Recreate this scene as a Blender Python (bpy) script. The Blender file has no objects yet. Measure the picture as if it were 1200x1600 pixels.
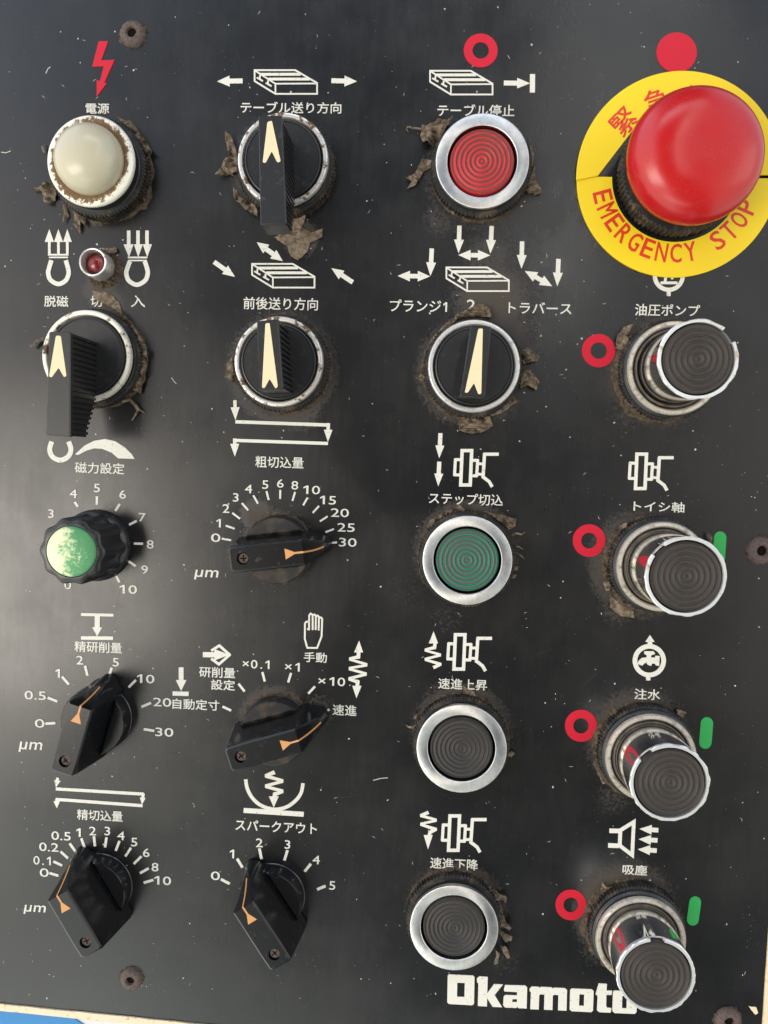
import bpy, bmesh, math, random
from math import pi, sin, cos, radians, hypot, atan2
from mathutils import Vector, Matrix, noise
from mathutils.geometry import tessellate_polygon

random.seed(7)
SC = bpy.context.scene
COL = SC.collection
S = 0.001                       # all measures below are in millimetres

# ------------------------------------------------------------------ camera
F = 1202.0                      # focal length in photo pixels (26 mm equivalent phone lens)
VPX, VPY, ROLL, DIST = 661.0, 724.2, radians(-1.645), 231.0
n = Vector((-(VPX - 600) / F, (VPY - 800) / F, 1.0)).normalized()
X = Vector((cos(ROLL), sin(ROLL), 0.0)); X = (X - n * X.dot(n)).normalized()
Y = n.cross(X)
def w2(v):                      # camera axes -> board axes
    return Vector((X.dot(v), Y.dot(v), n.dot(v)))
def ray(u, v):
    return w2(Vector(((u - 600) / F, -(v - 800) / F, -1.0)))
# the board's origin is the point the lens axis meets
r0 = ray(600, 800)
CAM = Vector((-r0.x / -r0.z * DIST, -r0.y / -r0.z * DIST, DIST))
def P(u, v, h=0.0):             # photo pixel -> point at height h above the board (mm)
    r = ray(u, v); t = (CAM.z - h) / -r.z
    return Vector((CAM.x + r.x * t, CAM.y + r.y * t, h))
def MM(h, u, v):                # mm per photo pixel round (u, v) at height h
    return ((P(u + 1, v, h) - P(u - 1, v, h)).length + (P(u, v + 1, h) - P(u, v - 1, h)).length) / 4

cam = bpy.data.cameras.new("camera")
cam.sensor_fit = 'VERTICAL'; cam.sensor_height = 36.0; cam.lens = F / 1600 * 36.0
cam.clip_start = 0.005; cam.clip_end = 50
co = bpy.data.objects.new("camera", cam); COL.objects.link(co)
M = Matrix((w2(Vector((1, 0, 0))), w2(Vector((0, 1, 0))), w2(Vector((0, 0, 1))))).transposed().to_4x4()
M.translation = CAM * S
co.matrix_world = M
SC.camera = co
SC.render.resolution_x, SC.render.resolution_y = 768, 1024

# ------------------------------------------------------------------ light
W = bpy.data.worlds.new("World"); SC.world = W; W.use_nodes = True
nt = W.node_tree; nt.nodes.clear()
def N(t, typ, **kw):
    nd = t.nodes.new(typ)
    for k, v in kw.items():
        if k.startswith('i_'):
            key = k[2:]; key = int(key) if key.isdigit() else key.replace('_', ' ')
            nd.inputs[key].default_value = v
        else: setattr(nd, k, v)
    return nd
out = N(nt, 'ShaderNodeOutputWorld'); bg = N(nt, 'ShaderNodeBackground', i_Strength=1.0)
# a workshop round the board: dim straight above, where whoever leans over it stands, brighter walls to both sides
tc = N(nt, 'ShaderNodeTexCoord'); sp = N(nt, 'ShaderNodeSeparateXYZ'); nz = N(nt, 'ShaderNodeTexNoise', i_Scale=2.2, i_Detail=2.0)
def wm(op, a, b=0.0, clamp=False):
    m = N(nt, 'ShaderNodeMath', operation=op, use_clamp=clamp)
    for k_, v_ in ((0, a), (1, b)):
        if isinstance(v_, (int, float)): m.inputs[k_].default_value = v_
        else: nt.links.new(v_, m.inputs[k_])
    return m.outputs[0]
def wr(fac, stops):
    r_ = N(nt, 'ShaderNodeValToRGB'); r_.color_ramp.interpolation = 'EASE'
    while len(r_.color_ramp.elements) < len(stops): r_.color_ramp.elements.new(0.5)
    for e_, (p_, c_) in zip(r_.color_ramp.elements, stops): e_.position = p_; e_.color = (*c_, 1)
    nt.links.new(fac, r_.inputs['Fac']); return r_.outputs['Color']
nt.links.new(tc.outputs['Generated'], sp.inputs[0]); nt.links.new(tc.outputs['Generated'], nz.inputs['Vector'])
shift = wm('MULTIPLY', wm('MINIMUM', sp.outputs[1], 0.0), 0.28)
side = wm('SUBTRACT', wm('ADD', sp.outputs[0], shift), 0.08)
t_ = wm('ADD', wm('ADD', wm('MULTIPLY', side, 0.8), 0.5), wm('MULTIPLY', wm('SUBTRACT', nz.outputs['Fac'], 0.5), 0.12))
lum = wr(t_, [(0.02, (2.0,) * 3), (0.11, (1.15,) * 3), (0.20, (0.42,) * 3), (0.33, (0.17,) * 3), (0.50, (0.09,) * 3), (0.60, (0.12,) * 3), (0.69, (0.50,) * 3), (0.76, (1.05,) * 3), (0.92, (1.25,) * 3)])
tint = wr(wm('MULTIPLY_ADD', sp.outputs[1], 0.5, False), [(0.22, (0.95, 1.0, 0.93)), (0.43, (1.05, 0.95, 0.84)), (0.58, (1.0, 0.95, 0.90)), (0.76, (0.76, 0.90, 1.12))])
tint.node.inputs['Fac'].links[0].from_node.inputs[2].default_value = 0.5
mxw = N(nt, 'ShaderNodeMix', data_type='RGBA', blend_type='MULTIPLY'); ins_ = [q for q in mxw.inputs if q.enabled]
ins_[0].default_value = 1.0; nt.links.new(lum, ins_[1]); nt.links.new(tint, ins_[2])
nt.links.new([q for q in mxw.outputs if q.enabled][0], bg.inputs['Color']); nt.links.new(bg.outputs[0], out.inputs[0])

def area(name, loc, target, sx, sy, power, col):
    l = bpy.data.lights.new(name, 'AREA'); l.shape = 'RECTANGLE'; l.size = sx; l.size_y = sy
    l.energy = power; l.color = col
    o = bpy.data.objects.new(name, l); COL.objects.link(o); o.location = loc
    o.rotation_euler = (Vector(target) - Vector(loc)).to_track_quat('-Z', 'Y').to_euler()
    return o
area("window_light", (-0.80, -0.22, 0.98), (-0.05, 0, 0), 0.46, 0.75, 7.5, (1.0, 0.93, 0.83))
area("side_window_light", (1.25, 0.25, 0.75), (0, 0, 0), 0.7, 0.9, 2.5, (1.0, 0.98, 0.95))
area("skylight", (-0.15, 1.5, 1.35), (0, 0, 0), 0.9, 0.4, 4.8, (0.82, 0.9, 1.0))
area("ceiling_tube", (0.42, 1.05, 1.5), (0.3, 0.3, 0), 0.022, 1.7, 3.2, (1.0, 0.98, 0.94))
area("door_light", (-0.35, -1.5, 1.2), (0, 0, 0), 1.2, 0.5, 3.2, (0.92, 0.98, 0.93))

SC.view_settings.view_transform = 'Standard'; SC.view_settings.look = 'None'
SC.view_settings.gamma = 1.0; SC.view_settings.exposure = 0.0; SC.view_settings.use_curve_mapping = False
SC.render.engine = 'CYCLES'
try:
    SC.cycles.use_denoising = True
    SC.cycles.sample_clamp_indirect = 4.0
except Exception: pass

# ------------------------------------------------------------------ materials
def mat(name, col=(0.5, 0.5, 0.5), rough=0.5, metal=0.0, spec=0.5, **kw):
    m = bpy.data.materials.new(name); m.use_nodes = True
    t = m.node_tree; b = t.nodes['Principled BSDF']
    b.inputs['Base Color'].default_value = (*col, 1); b.inputs['Roughness'].default_value = rough
    b.inputs['Metallic'].default_value = metal; b.inputs['Specular IOR Level'].default_value = spec
    for k, v in kw.items(): b.inputs[k.replace('_', ' ')].default_value = v
    m.diffuse_color = (*col, 1)
    return m, t, b
def L(t, a, b): t.links.new(a, b)
def coords(t, scale=1000.0):
    tc = N(t, 'ShaderNodeTexCoord'); mp = N(t, 'ShaderNodeMapping')
    mp.inputs['Scale'].default_value = (scale, scale, scale)      # millimetres
    L(t, tc.outputs['Object'], mp.inputs['Vector']); return mp.outputs['Vector']
def noise_n(t, vec, scale, detail=3.0, rough=0.55):
    nd = N(t, 'ShaderNodeTexNoise', i_Scale=scale, i_Detail=detail, i_Roughness=rough); L(t, vec, nd.inputs['Vector']); return nd.outputs['Fac']
def ramp(t, fac, stops, interp='LINEAR'):
    r = N(t, 'ShaderNodeValToRGB'); r.color_ramp.interpolation = interp
    while len(r.color_ramp.elements) < len(stops): r.color_ramp.elements.new(0.5)
    for e, (p, c) in zip(r.color_ramp.elements, stops):
        e.position = p; e.color = (c, c, c, 1) if isinstance(c, (int, float)) else (*c, 1)
    L(t, fac, r.inputs['Fac']); return r.outputs['Color']
def mixc(t, fac, a, b):
    m = N(t, 'ShaderNodeMix', data_type='RGBA')
    for s, v in ((m.inputs['Factor'], fac), (m.inputs['A'], a), (m.inputs['B'], b)):
        pass
    ins = [i for i in m.inputs if i.enabled]
    for s, v in zip(ins, (fac, a, b)):
        if hasattr(v, 'default_value') or hasattr(v, 'is_linked'): L(t, v, s)
        elif isinstance(v, (int, float)): s.default_value = v
        else: s.default_value = (*v, 1)
    return [o for o in m.outputs if o.enabled][0]
def mth(t, op, a, b=0.0, clamp=False):
    m = N(t, 'ShaderNodeMath', operation=op, use_clamp=clamp)
    for s, v in ((m.inputs[0], a), (m.inputs[1], b)):
        if isinstance(v, (int, float)): s.default_value = v
        else: L(t, v, s)
    return m.outputs[0]
def bump(t, b, h, strength=0.3, dist=0.0002):
    bp = N(t, 'ShaderNodeBump', i_Strength=strength, i_Distance=dist); L(t, h, bp.inputs['Height']); L(t, bp.outputs[0], b.inputs['Normal'])

def grime(name, col, rough, metal=0.0, spec=0.5, dirt=(0.09, 0.06, 0.035), lo=0.55, hi=0.7, sc=0.35, dr=0.85, seed=0.0, fine=None, **kw):
    """a surface with uneven brown grime or rust over it"""
    fine = (0.06 if metal > .3 else 0.25) if fine is None else fine
    m, t, b = mat(name, col, rough, metal, spec, **kw)
    v = coords(t); mp = N(t, 'ShaderNodeMapping'); mp.inputs['Location'].default_value = (seed * 13.1, seed * 7.7, seed); L(t, v, mp.inputs['Vector'])
    f = noise_n(t, mp.outputs[0], sc, 6.0, 0.65)
    k = ramp(t, f, [(lo, 0.0), (hi, 1.0)])
    fz = noise_n(t, mp.outputs[0], 2.2, 3.0)
    dcol = mixc(t, fz, tuple(c * 0.5 for c in dirt), tuple(min(1, c * 1.7) for c in dirt))
    L(t, mixc(t, k, col, dcol), b.inputs['Base Color'])
    rr = mth(t, 'MULTIPLY_ADD', k, dr - rough); rr.node.inputs[2].default_value = rough
    f2 = mth(t, 'MULTIPLY', mth(t, 'SUBTRACT', fz, 0.5), fine)
    L(t, mth(t, 'ADD', rr, f2, True), b.inputs['Roughness'])
    if metal: L(t, mth(t, 'MULTIPLY', mth(t, 'SUBTRACT', 1.0, k), metal), b.inputs['Metallic'])
    bump(t, b, mth(t, 'ADD', mth(t, 'MULTIPLY', k, 0.7), mth(t, 'MULTIPLY', fz, 0.05 if metal > .5 else 0.3)), 0.03 if metal > .5 else 0.35, 0.0001)
    return m

def ridged(name, col, dirt, pitch, rough=0.5, amt=1.0, spec=0.5):
    """moulded cap whose concentric grooves hold dust"""
    m, t, b = mat(name, col, rough, 0.0, spec)
    v = coords(t); sp = N(t, 'ShaderNodeSeparateXYZ'); L(t, v, sp.inputs[0])
    cb = N(t, 'ShaderNodeCombineXYZ'); L(t, sp.outputs[0], cb.inputs[0]); L(t, sp.outputs[1], cb.inputs[1])
    ln = N(t, 'ShaderNodeVectorMath', operation='LENGTH'); L(t, cb.outputs[0], ln.inputs[0])
    oi = N(t, 'ShaderNodeObjectInfo'); va = N(t, 'ShaderNodeVectorMath', operation='ADD'); L(t, v, va.inputs[0])
    cx = N(t, 'ShaderNodeCombineXYZ'); L(t, mth(t, 'MULTIPLY', oi.outputs['Random'], 90.0), cx.inputs[2]); L(t, cx.outputs[0], va.inputs[1]); v = va.outputs[0]
    wob = mth(t, 'MULTIPLY', mth(t, 'SUBTRACT', noise_n(t, v, 0.35, 3.0), 0.5), 0.55)
    ph = mth(t, 'MULTIPLY', mth(t, 'ADD', ln.outputs['Value'], wob), 2 * pi / pitch)
    g = mth(t, 'MULTIPLY', mth(t, 'ADD', mth(t, 'COSINE', ph), 1.0), 0.5)     # 1 on ridge
    nf = noise_n(t, v, 0.45, 5.0, 0.7); nf2 = noise_n(t, v, 3.0, 3.0)
    k = mth(t, 'SUBTRACT', 1.0, mth(t, 'ADD', g, mth(t, 'MULTIPLY', mth(t, 'SUBTRACT', nf, 0.5), 1.6)))
    k = ramp(t, mth(t, 'ADD', k, mth(t, 'MULTIPLY', mth(t, 'SUBTRACT', nf2, 0.5), 0.5)), [(0.25, 0.0), (0.75, amt)])
    base = mixc(t, nf2, tuple(c * 0.75 for c in col), tuple(c * 1.2 for c in col))
    L(t, mixc(t, k, base, dirt), b.inputs['Base Color'])
    L(t, mth(t, 'ADD', mth(t, 'MULTIPLY', k, 0.4), rough, True), b.inputs['Roughness'])
    bump(t, b, nf2, 0.25, 0.0001)
    return m

MT = {}
def brushed(name, col=(0.66, 0.665, 0.66), rough=0.40):
    m, t, b = mat(name, col, rough, 1.0)
    b.inputs['Anisotropic'].default_value = 0.85
    tg = N(t, 'ShaderNodeTangent', direction_type='RADIAL', axis='Z'); L(t, tg.outputs[0], b.inputs['Tangent'])
    v = coords(t); f = noise_n(t, v, 0.5, 5.0, 0.7); f2 = noise_n(t, v, 6.0, 2.0)
    f5 = noise_n(t, v, 0.9, 5.0, 0.7); stn = ramp(t, f5, [(0.60, 0.0), (0.74, 0.75)])
    L(t, mixc(t, stn, mixc(t, ramp(t, f, [(0.35, 0.0), (0.75, 1.0)]), col, tuple(c * 0.72 for c in col)), (0.36, 0.29, 0.20)), b.inputs['Base Color'])
    L(t, mth(t, 'ADD', mth(t, 'MULTIPLY', f2, 0.18), rough - 0.07), b.inputs['Roughness'])
    bump(t, b, f2, 0.06, 0.00005)
    return m
MT['alu'] = brushed('turned_aluminium')
MT['print'] = grime('white_screen_print', (0.66, 0.645, 0.575), 0.55, spec=0.3, dirt=(0.20, 0.175, 0.13), lo=0.60, hi=0.72, sc=1.3)
MT['red_print'] = grime('red_screen_print', (0.52, 0.007, 0.025), 0.5, spec=0.35, dirt=(0.35, 0.02, 0.03), lo=0.6, hi=0.85)
MT['green_print'] = grime('green_screen_print', (0.035, 0.40, 0.09), 0.5, spec=0.35, dirt=(0.03, 0.25, 0.06), lo=0.6, hi=0.85)
MT['black'] = grime('black_bakelite', (0.012, 0.0125, 0.0135), 0.30, spec=0.5, dirt=(0.035, 0.030, 0.025), lo=0.55, hi=0.85, dr=0.6)
MT['black_dusty'] = grime('dusty_black_bakelite', (0.014, 0.014, 0.014), 0.42, spec=0.4, dirt=(0.075, 0.055, 0.038), lo=0.48, hi=0.72, sc=0.25)
MT['lever_black'] = grime('worn_black_lever', (0.0125, 0.013, 0.014), 0.36, spec=0.5, dirt=(0.04, 0.032, 0.026), lo=0.58, hi=0.8, dr=0.6, sc=0.5)
MT['gloss_black'] = grime('polished_black_bakelite', (0.006, 0.0065, 0.0075), 0.19, spec=0.5, dirt=(0.03, 0.028, 0.026), lo=0.58, hi=0.85, dr=0.5, sc=0.4, fine=0.12)
MT['nut'] = grime('grimy_knurled_black', (0.013, 0.013, 0.013), 0.5, spec=0.4, dirt=(0.10, 0.07, 0.045), lo=0.50, hi=0.72, sc=0.22)
MT['crust'] = grime('caked_brown_dust', (0.105, 0.078, 0.055), 0.95, spec=0.1, dirt=(0.032, 0.023, 0.016), lo=0.4, hi=0.65, sc=0.8)
MT['shred'] = grime('torn_brown_gasket', (0.215, 0.165, 0.115), 0.7, spec=0.3, dirt=(0.060, 0.042, 0.028), lo=0.40, hi=0.66, sc=0.75)
MT['rust_screw'] = grime('rusty_screw', (0.115, 0.085, 0.075), 0.8, metal=0.15, dirt=(0.05, 0.03, 0.022), lo=0.45, hi=0.65, sc=1.2)
MT['cream_lens'] = grime('aged_cream_plastic', (0.45, 0.415, 0.30), 0.24, spec=0.5, dirt=(0.10, 0.06, 0.03), lo=0.70, hi=0.76, sc=0.7)
MT['worn_white'] = grime('worn_white_metal', (0.74, 0.71, 0.60), 0.35, metal=0.35, dirt=(0.10, 0.06, 0.035), lo=0.53, hi=0.62, sc=0.30, seed=3)
MT['rusty_chrome'] = grime('rusty_chrome', (0.80, 0.77, 0.72), 0.34, metal=0.8, dirt=(0.11, 0.065, 0.035), lo=0.49, hi=0.58, sc=0.42, seed=5)
MT['worn_chrome'] = grime('worn_chrome', (0.78, 0.77, 0.74), 0.36, metal=0.8, dirt=(0.12, 0.08, 0.05), lo=0.56, hi=0.68, sc=0.4, seed=9)
MT['dull_steel'] = grime('dirty_dull_steel', (0.66, 0.61, 0.52), 0.38, metal=0.7, dirt=(0.15, 0.115, 0.08), lo=0.45, hi=0.68, sc=0.45, seed=11)
MT['seal'] = grime('greasy_seal', (0.05, 0.045, 0.04), 0.4, spec=0.5, dirt=(0.11, 0.085, 0.06), lo=0.40, hi=0.65, sc=0.5, seed=6)
MT['mirror'] = grime('dusty_chrome_sleeve', (0.66, 0.66, 0.67), 0.07, metal=1.0, dirt=(0.13, 0.10, 0.075), lo=0.66, hi=0.95, sc=0.3, seed=2)
MT['rim'] = grime('chipped_chrome_rim', (0.74, 0.75, 0.75), 0.38, metal=0.6, dirt=(0.30, 0.235, 0.14), lo=0.56, hi=0.68, sc=0.35, seed=4)
MT['arrow'] = grime('ivory_pointer_paint', (0.69, 0.595, 0.38), 0.5, spec=0.3, dirt=(0.50, 0.36, 0.18), lo=0.60, hi=0.78, sc=0.5)
MT['orange'] = mat('orange_pointer_paint', (0.56, 0.26, 0.085), 0.5)[0]
MT['yellow'] = grime('yellow_plastic', (0.80, 0.575, 0.012), 0.42, spec=0.4, dirt=(0.42, 0.31, 0.03), lo=0.66, hi=0.85, sc=0.25)
MT['legend_red'] = mat('red_lettering', (0.62, 0.035, 0.012), 0.5)[0]
MT['mushroom'] = grime('red_mushroom_plastic', (0.42, 0.007, 0.009), 0.21, spec=0.5, dirt=(0.34, 0.012, 0.012), lo=0.40, hi=0.9, sc=0.10, dr=0.38, fine=0.16)
MT['led'] = mat('dark_red_lens', (0.16, 0.008, 0.010), 0.15, 0, 0.6)[0]
MT['hole'] = mat('dark_recess', (0.008, 0.006, 0.005), 0.9, 0, 0.1)[0]
MT['red_cap'] = ridged('ribbed_red_plastic', (0.50, 0.025, 0.032), (0.11, 0.05, 0.04), 1.30, 0.45, 0.8)
MT['green_cap'] = ridged('ribbed_green_plastic', (0.012, 0.15, 0.095), (0.10, 0.085, 0.075), 1.24, 0.45)
MT['black_cap'] = ridged('ribbed_black_plastic', (0.022, 0.020, 0.019), (0.062, 0.052, 0.044), 1.24, 0.5, 0.6)
MT['pull_cap'] = ridged('ribbed_dusty_rubber', (0.024, 0.020, 0.018), (0.065, 0.051, 0.041), 1.5, 0.55, 0.75)
MT['cream_paint'] = grime('cream_enamel', (0.72, 0.60, 0.42), 0.5, dirt=(0.30, 0.16, 0.06), lo=0.56, hi=0.74, sc=0.55)
MT['blue_paint'] = grime('blue_enamel', (0.018, 0.20, 0.50), 0.4, dirt=(0.02, 0.14, 0.33), lo=0.6, hi=0.9)
MT['white_paint'] = grime('white_enamel', (0.66, 0.68, 0.68), 0.45, dirt=(0.45, 0.44, 0.40), lo=0.6, hi=0.85)
MT['lint'] = mat('pale_lint', (0.50, 0.48, 0.43), 0.9, 0, 0.1)[0]
def green_foil():
    m, t, b = mat('speckled_green_foil_painted_shine', (0.05, 0.36, 0.10), 0.5, 0.45)
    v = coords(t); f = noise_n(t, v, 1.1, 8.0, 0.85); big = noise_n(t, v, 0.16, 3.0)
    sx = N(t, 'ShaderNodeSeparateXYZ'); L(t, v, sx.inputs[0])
    k = ramp(t, mth(t, 'ADD', mth(t, 'SUBTRACT', f, mth(t, 'MULTIPLY', mth(t, 'ADD', sx.outputs[0], 1.6), 0.034)), mth(t, 'MULTIPLY', mth(t, 'SUBTRACT', big, 0.5), 0.7)), [(0.40, 0.0), (0.50, 1.0)])  # pale speckle gathers on the left: the metal's shine painted into the colour
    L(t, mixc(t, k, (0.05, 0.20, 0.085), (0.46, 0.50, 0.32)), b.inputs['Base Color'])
    L(t, ramp(t, f, [(0.3, 0.28), (0.7, 0.6)]), b.inputs['Roughness'])
    bump(t, b, f, 0.5, 0.0001); return m
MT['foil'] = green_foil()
def lamp_bezel():
    m, t, b = mat('rust_stained_white_ring', (0.80, 0.77, 0.66), 0.38, 0.1)
    v = coords(t); sp = N(t, 'ShaderNodeSeparateXYZ'); L(t, v, sp.inputs[0]); cb = N(t, 'ShaderNodeCombineXYZ'); L(t, sp.outputs[0], cb.inputs[0]); L(t, sp.outputs[1], cb.inputs[1])
    ln = N(t, 'ShaderNodeVectorMath', operation='LENGTH'); L(t, cb.outputs[0], ln.inputs[0])
    near = ramp(t, mth(t, 'DIVIDE', mth(t, 'SUBTRACT', 13.4, ln.outputs['Value']), 3.6), [(0.0, 0.0), (0.9, 1.0)])
    diag = mth(t, 'ABSOLUTE', mth(t, 'ADD', mth(t, 'MULTIPLY', sp.outputs[0], 0.045), mth(t, 'MULTIPLY', sp.outputs[1], 0.075)))
    f = noise_n(t, v, 0.55, 6.0, 0.75)
    k = ramp(t, mth(t, 'ADD', mth(t, 'MULTIPLY', near, 0.42), mth(t, 'ADD', f, mth(t, 'MULTIPLY', diag, 0.10))), [(0.775, 0.0), (0.86, 1.0)])
    L(t, mixc(t, k, (0.80, 0.77, 0.66), mixc(t, noise_n(t, v, 2.0), (0.03, 0.015, 0.008), (0.30, 0.18, 0.08))), b.inputs['Base Color'])
    L(t, ramp(t, k, [(0.0, 0.35), (1.0, 0.85)]), b.inputs['Roughness']); return m
MT['lamp_bezel'] = lamp_bezel()

def board_mat():
    m, t, b = mat('satin_black_board', (0.010, 0.0105, 0.0115), 0.36, 0, 0.66)
    v = coords(t)
    at = N(t, 'ShaderNodeAttribute', attribute_name='grime')
    f1 = noise_n(t, v, 0.035, 5.0, 0.6); f2 = noise_n(t, v, 0.9, 6.0, 0.7); f3 = noise_n(t, v, 5.0, 3.0)
    # wiped, streaky film of dust
    mp = N(t, 'ShaderNodeMapping'); mp.inputs['Rotation'].default_value = (0, 0, 0.35); mp.inputs['Scale'].default_value = (1.0, 0.12, 1.0); L(t, v, mp.inputs['Vector'])
    st = noise_n(t, mp.outputs[0], 0.55, 6.0, 0.7)
    film = mth(t, 'MULTIPLY', ramp(t, f1, [(0.35, 0.0), (0.75, 1.0)]), ramp(t, st, [(0.30, 0.55), (0.80, 1.0)]))
    base = mixc(t, mth(t, 'MULTIPLY', film, 0.35), (0.0055, 0.006, 0.0072), (0.022, 0.020, 0.017))
    g = mth(t, 'ADD', at.outputs['Fac'], mth(t, 'MULTIPLY', mth(t, 'SUBTRACT', f2, 0.5), 1.1))
    f4 = noise_n(t, v, 2.6, 4.0, 0.75)
    g = mth(t, 'ADD', g, mth(t, 'MULTIPLY', mth(t, 'SUBTRACT', f4, 0.5), 0.9))
    gk = mth(t, 'MULTIPLY', ramp(t, g, [(0.42, 0.0), (0.95, 1.0)]), ramp(t, at.outputs['Fac'], [(0.02, 0.0), (0.2, 1.0)]))
    gcol = mixc(t, f3, (0.022, 0.017, 0.013), (0.090, 0.067, 0.046))
    c = mixc(t, gk, base, gcol)
    # tiny pale specks
    vo = N(t, 'ShaderNodeTexVoronoi', feature='F1', i_Scale=0.30); L(t, v, vo.inputs['Vector'])
    sp = ramp(t, vo.outputs['Distance'], [(0.018, 1.0), (0.045, 0.0)])
    pick = ramp(t, noise_n(t, v, 0.06, 2.0), [(0.5, 0.0), (0.6, 1.0)])
    spk = mth(t, 'MULTIPLY', mth(t, 'MULTIPLY', sp, pick), 0.75)
    c = mixc(t, spk, c, (0.42, 0.40, 0.36))
    L(t, c, b.inputs['Base Color'])
    sm = noise_n(t, v, 0.022, 4.0, 0.65); r = mth(t, 'ADD', mth(t, 'MULTIPLY', film, 0.10), mth(t, 'ADD', mth(t, 'MULTIPLY', sm, 0.30), 0.10))
    r = mth(t, 'ADD', r, mth(t, 'MULTIPLY', mth(t, 'SUBTRACT', st, 0.5), 0.07))
    r = mth(t, 'ADD', r, mth(t, 'MULTIPLY', gk, 0.6), True)
    L(t, r, b.inputs['Roughness'])
    h = mth(t, 'ADD', mth(t, 'MULTIPLY', f3, 0.25), mth(t, 'MULTIPLY', gk, 1.0))
    h = mth(t, 'ADD', h, mth(t, 'MULTIPLY', st, 0.03))
    bump(t, b, h, 0.16, 0.00012)
    return m
MT['board'] = board_mat()

# ------------------------------------------------------------------ mesh helpers (mm)
class MB:
    def __init__(s): s.v = []; s.f = []
    def vert(s, p): s.v.append(tuple(p)); return len(s.v) - 1
    def loop(s, pts): return [s.vert(p) for p in pts]
    def bridge(s, a, b, closed=True):
        k = len(a)
        for i in range(k if closed else k - 1):
            j = (i + 1) % k
            s.f.append((a[i], a[j], b[j], b[i]))
    def lathe(s, prof, seg=72, c=(0, 0), cap_top=True, rfun=None, zfun=None, cap_bottom=False):
        loops = []
        for (r, z) in prof:
            if r < 1e-6: loops.append([s.vert((c[0], c[1], z))]); continue
            pts = []
            for i in range(seg):
                a = 2 * pi * i / seg
                rr = r if rfun is None else rfun(r, a, z)
                zz = z if zfun is None else zfun(r, a, z)
                pts.append((c[0] + rr * cos(a), c[1] + rr * sin(a), zz))
            loops.append(s.loop(pts))
        for a, b in zip(loops, loops[1:]):
            if len(a) == 1 and len(b) == 1: continue
            if len(b) == 1:
                for i in range(seg): s.f.append((a[i], a[(i + 1) % seg], b[0]))
            elif len(a) == 1:
                for i in range(seg): s.f.append((a[0], b[(i + 1) % seg], b[i]))
            else: s.bridge(a, b)
        if cap_bottom and len(loops[0]) > 1: s.f.append(tuple(reversed(loops[0])))
        return s
    def cap(s, loops, flip=False):
        """fill planar loops (outer, holes...) of vertex ids, facing +z"""
        ids = [i for l in loops for i in l]
        tris = tessellate_polygon([[Vector(s.v[i]) for i in l] for l in loops])
        for t in tris:
            a, b, c = (Vector(s.v[ids[k]]) for k in t)
            if (b - a).cross(c - a).length < 1e-12: continue
            t3 = tuple(ids[k] for k in t)
            if ((b - a).cross(c - a).z < 0) != flip: t3 = t3[::-1]
            s.f.append(t3)
    def prism(s, loops, z0, z1, bev=0.0):
        """vertical-sided slab from 2D loops (outer CCW, holes)"""
        tops = []
        for k, l in enumerate(loops):
            ar = sum(l[i][0] * l[(i + 1) % len(l)][1] - l[(i + 1) % len(l)][0] * l[i][1] for i in range(len(l)))
            if (ar > 0) != (k == 0): l = l[::-1]
            b = s.loop([(p[0], p[1], z0) for p in l])
            if bev > 0:
                m = s.loop([(p[0], p[1], z1 - bev) for p in l]); s.bridge(b, m)
                li = inset(l, bev); t = s.loop([(p[0], p[1], z1) for p in li]); s.bridge(m, t)
            else:
                t = s.loop([(p[0], p[1], z1) for p in l]); s.bridge(b, t)
            tops.append(t)
        s.cap(tops)
        return s
    def build(s, name, material, parent=None, smooth=35.0, origin=None):
        me = bpy.data.meshes.new(name)
        o0 = Vector(origin or (0, 0, 0))
        me.from_pydata([tuple((Vector(p) - o0) * S) for p in s.v], [], s.f)
        me.validate(); me.materials.append(material)
        me.polygons.foreach_set('use_smooth', [smooth > 0] * len(me.polygons))
        if smooth > 0: me.set_sharp_from_angle(angle=radians(smooth))
        me.update()
        o = bpy.data.objects.new(name, me); COL.objects.link(o)
        if parent: o.parent = parent
        if origin: o.location = Vector(origin) * S
        return o

def inset(l, d):
    """inset a CCW loop by d (mitred)"""
    k = len(l); outp = []
    for i in range(k):
        p0, p1, p2 = Vector(l[i - 1][:2]), Vector(l[i][:2]), Vector(l[(i + 1) % k][:2])
        a = (p1 - p0); b = (p2 - p1)
        if a.length < 1e-9 or b.length < 1e-9: outp.append(tuple(p1)); continue
        na = Vector((-a.y, a.x)).normalized(); nb = Vector((-b.y, b.x)).normalized()
        m = na + nb
        if m.length < 0.2: m = na
        else: m = m / max(0.35, m.dot(na)) 
        outp.append(tuple(p1 + m * d))
    return outp

def thing(name, label, cat, x, y, group=None, rot=0.0):
    o = bpy.data.objects.new(name, None); COL.objects.link(o)
    o.empty_display_size = 0.005
    o.location = (x * S, y * S, 0); o.rotation_euler = (0, 0, rot)
    o['label'] = label; o['category'] = cat
    if group: o['group'] = group
    return o

# ------------------------------------------------------------------ the board and the casing it is set in
BL, BR_ = P(0, 1567), P(345, 1602)          # bottom edge
RT, RB = P(1198, 1490), P(1190, 1602)       # right-hand edge
bot = lambda x: BL.y + (BR_.y - BL.y) * (x - BL.x) / (BR_.x - BL.x)
rgt = lambda y: RB.x + (RT.x - RB.x) * (y - RB.y) / (RT.y - RB.y) * 0.3
XL, YT = P(0, 800).x - 22, P(600, 0).y + 22

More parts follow.
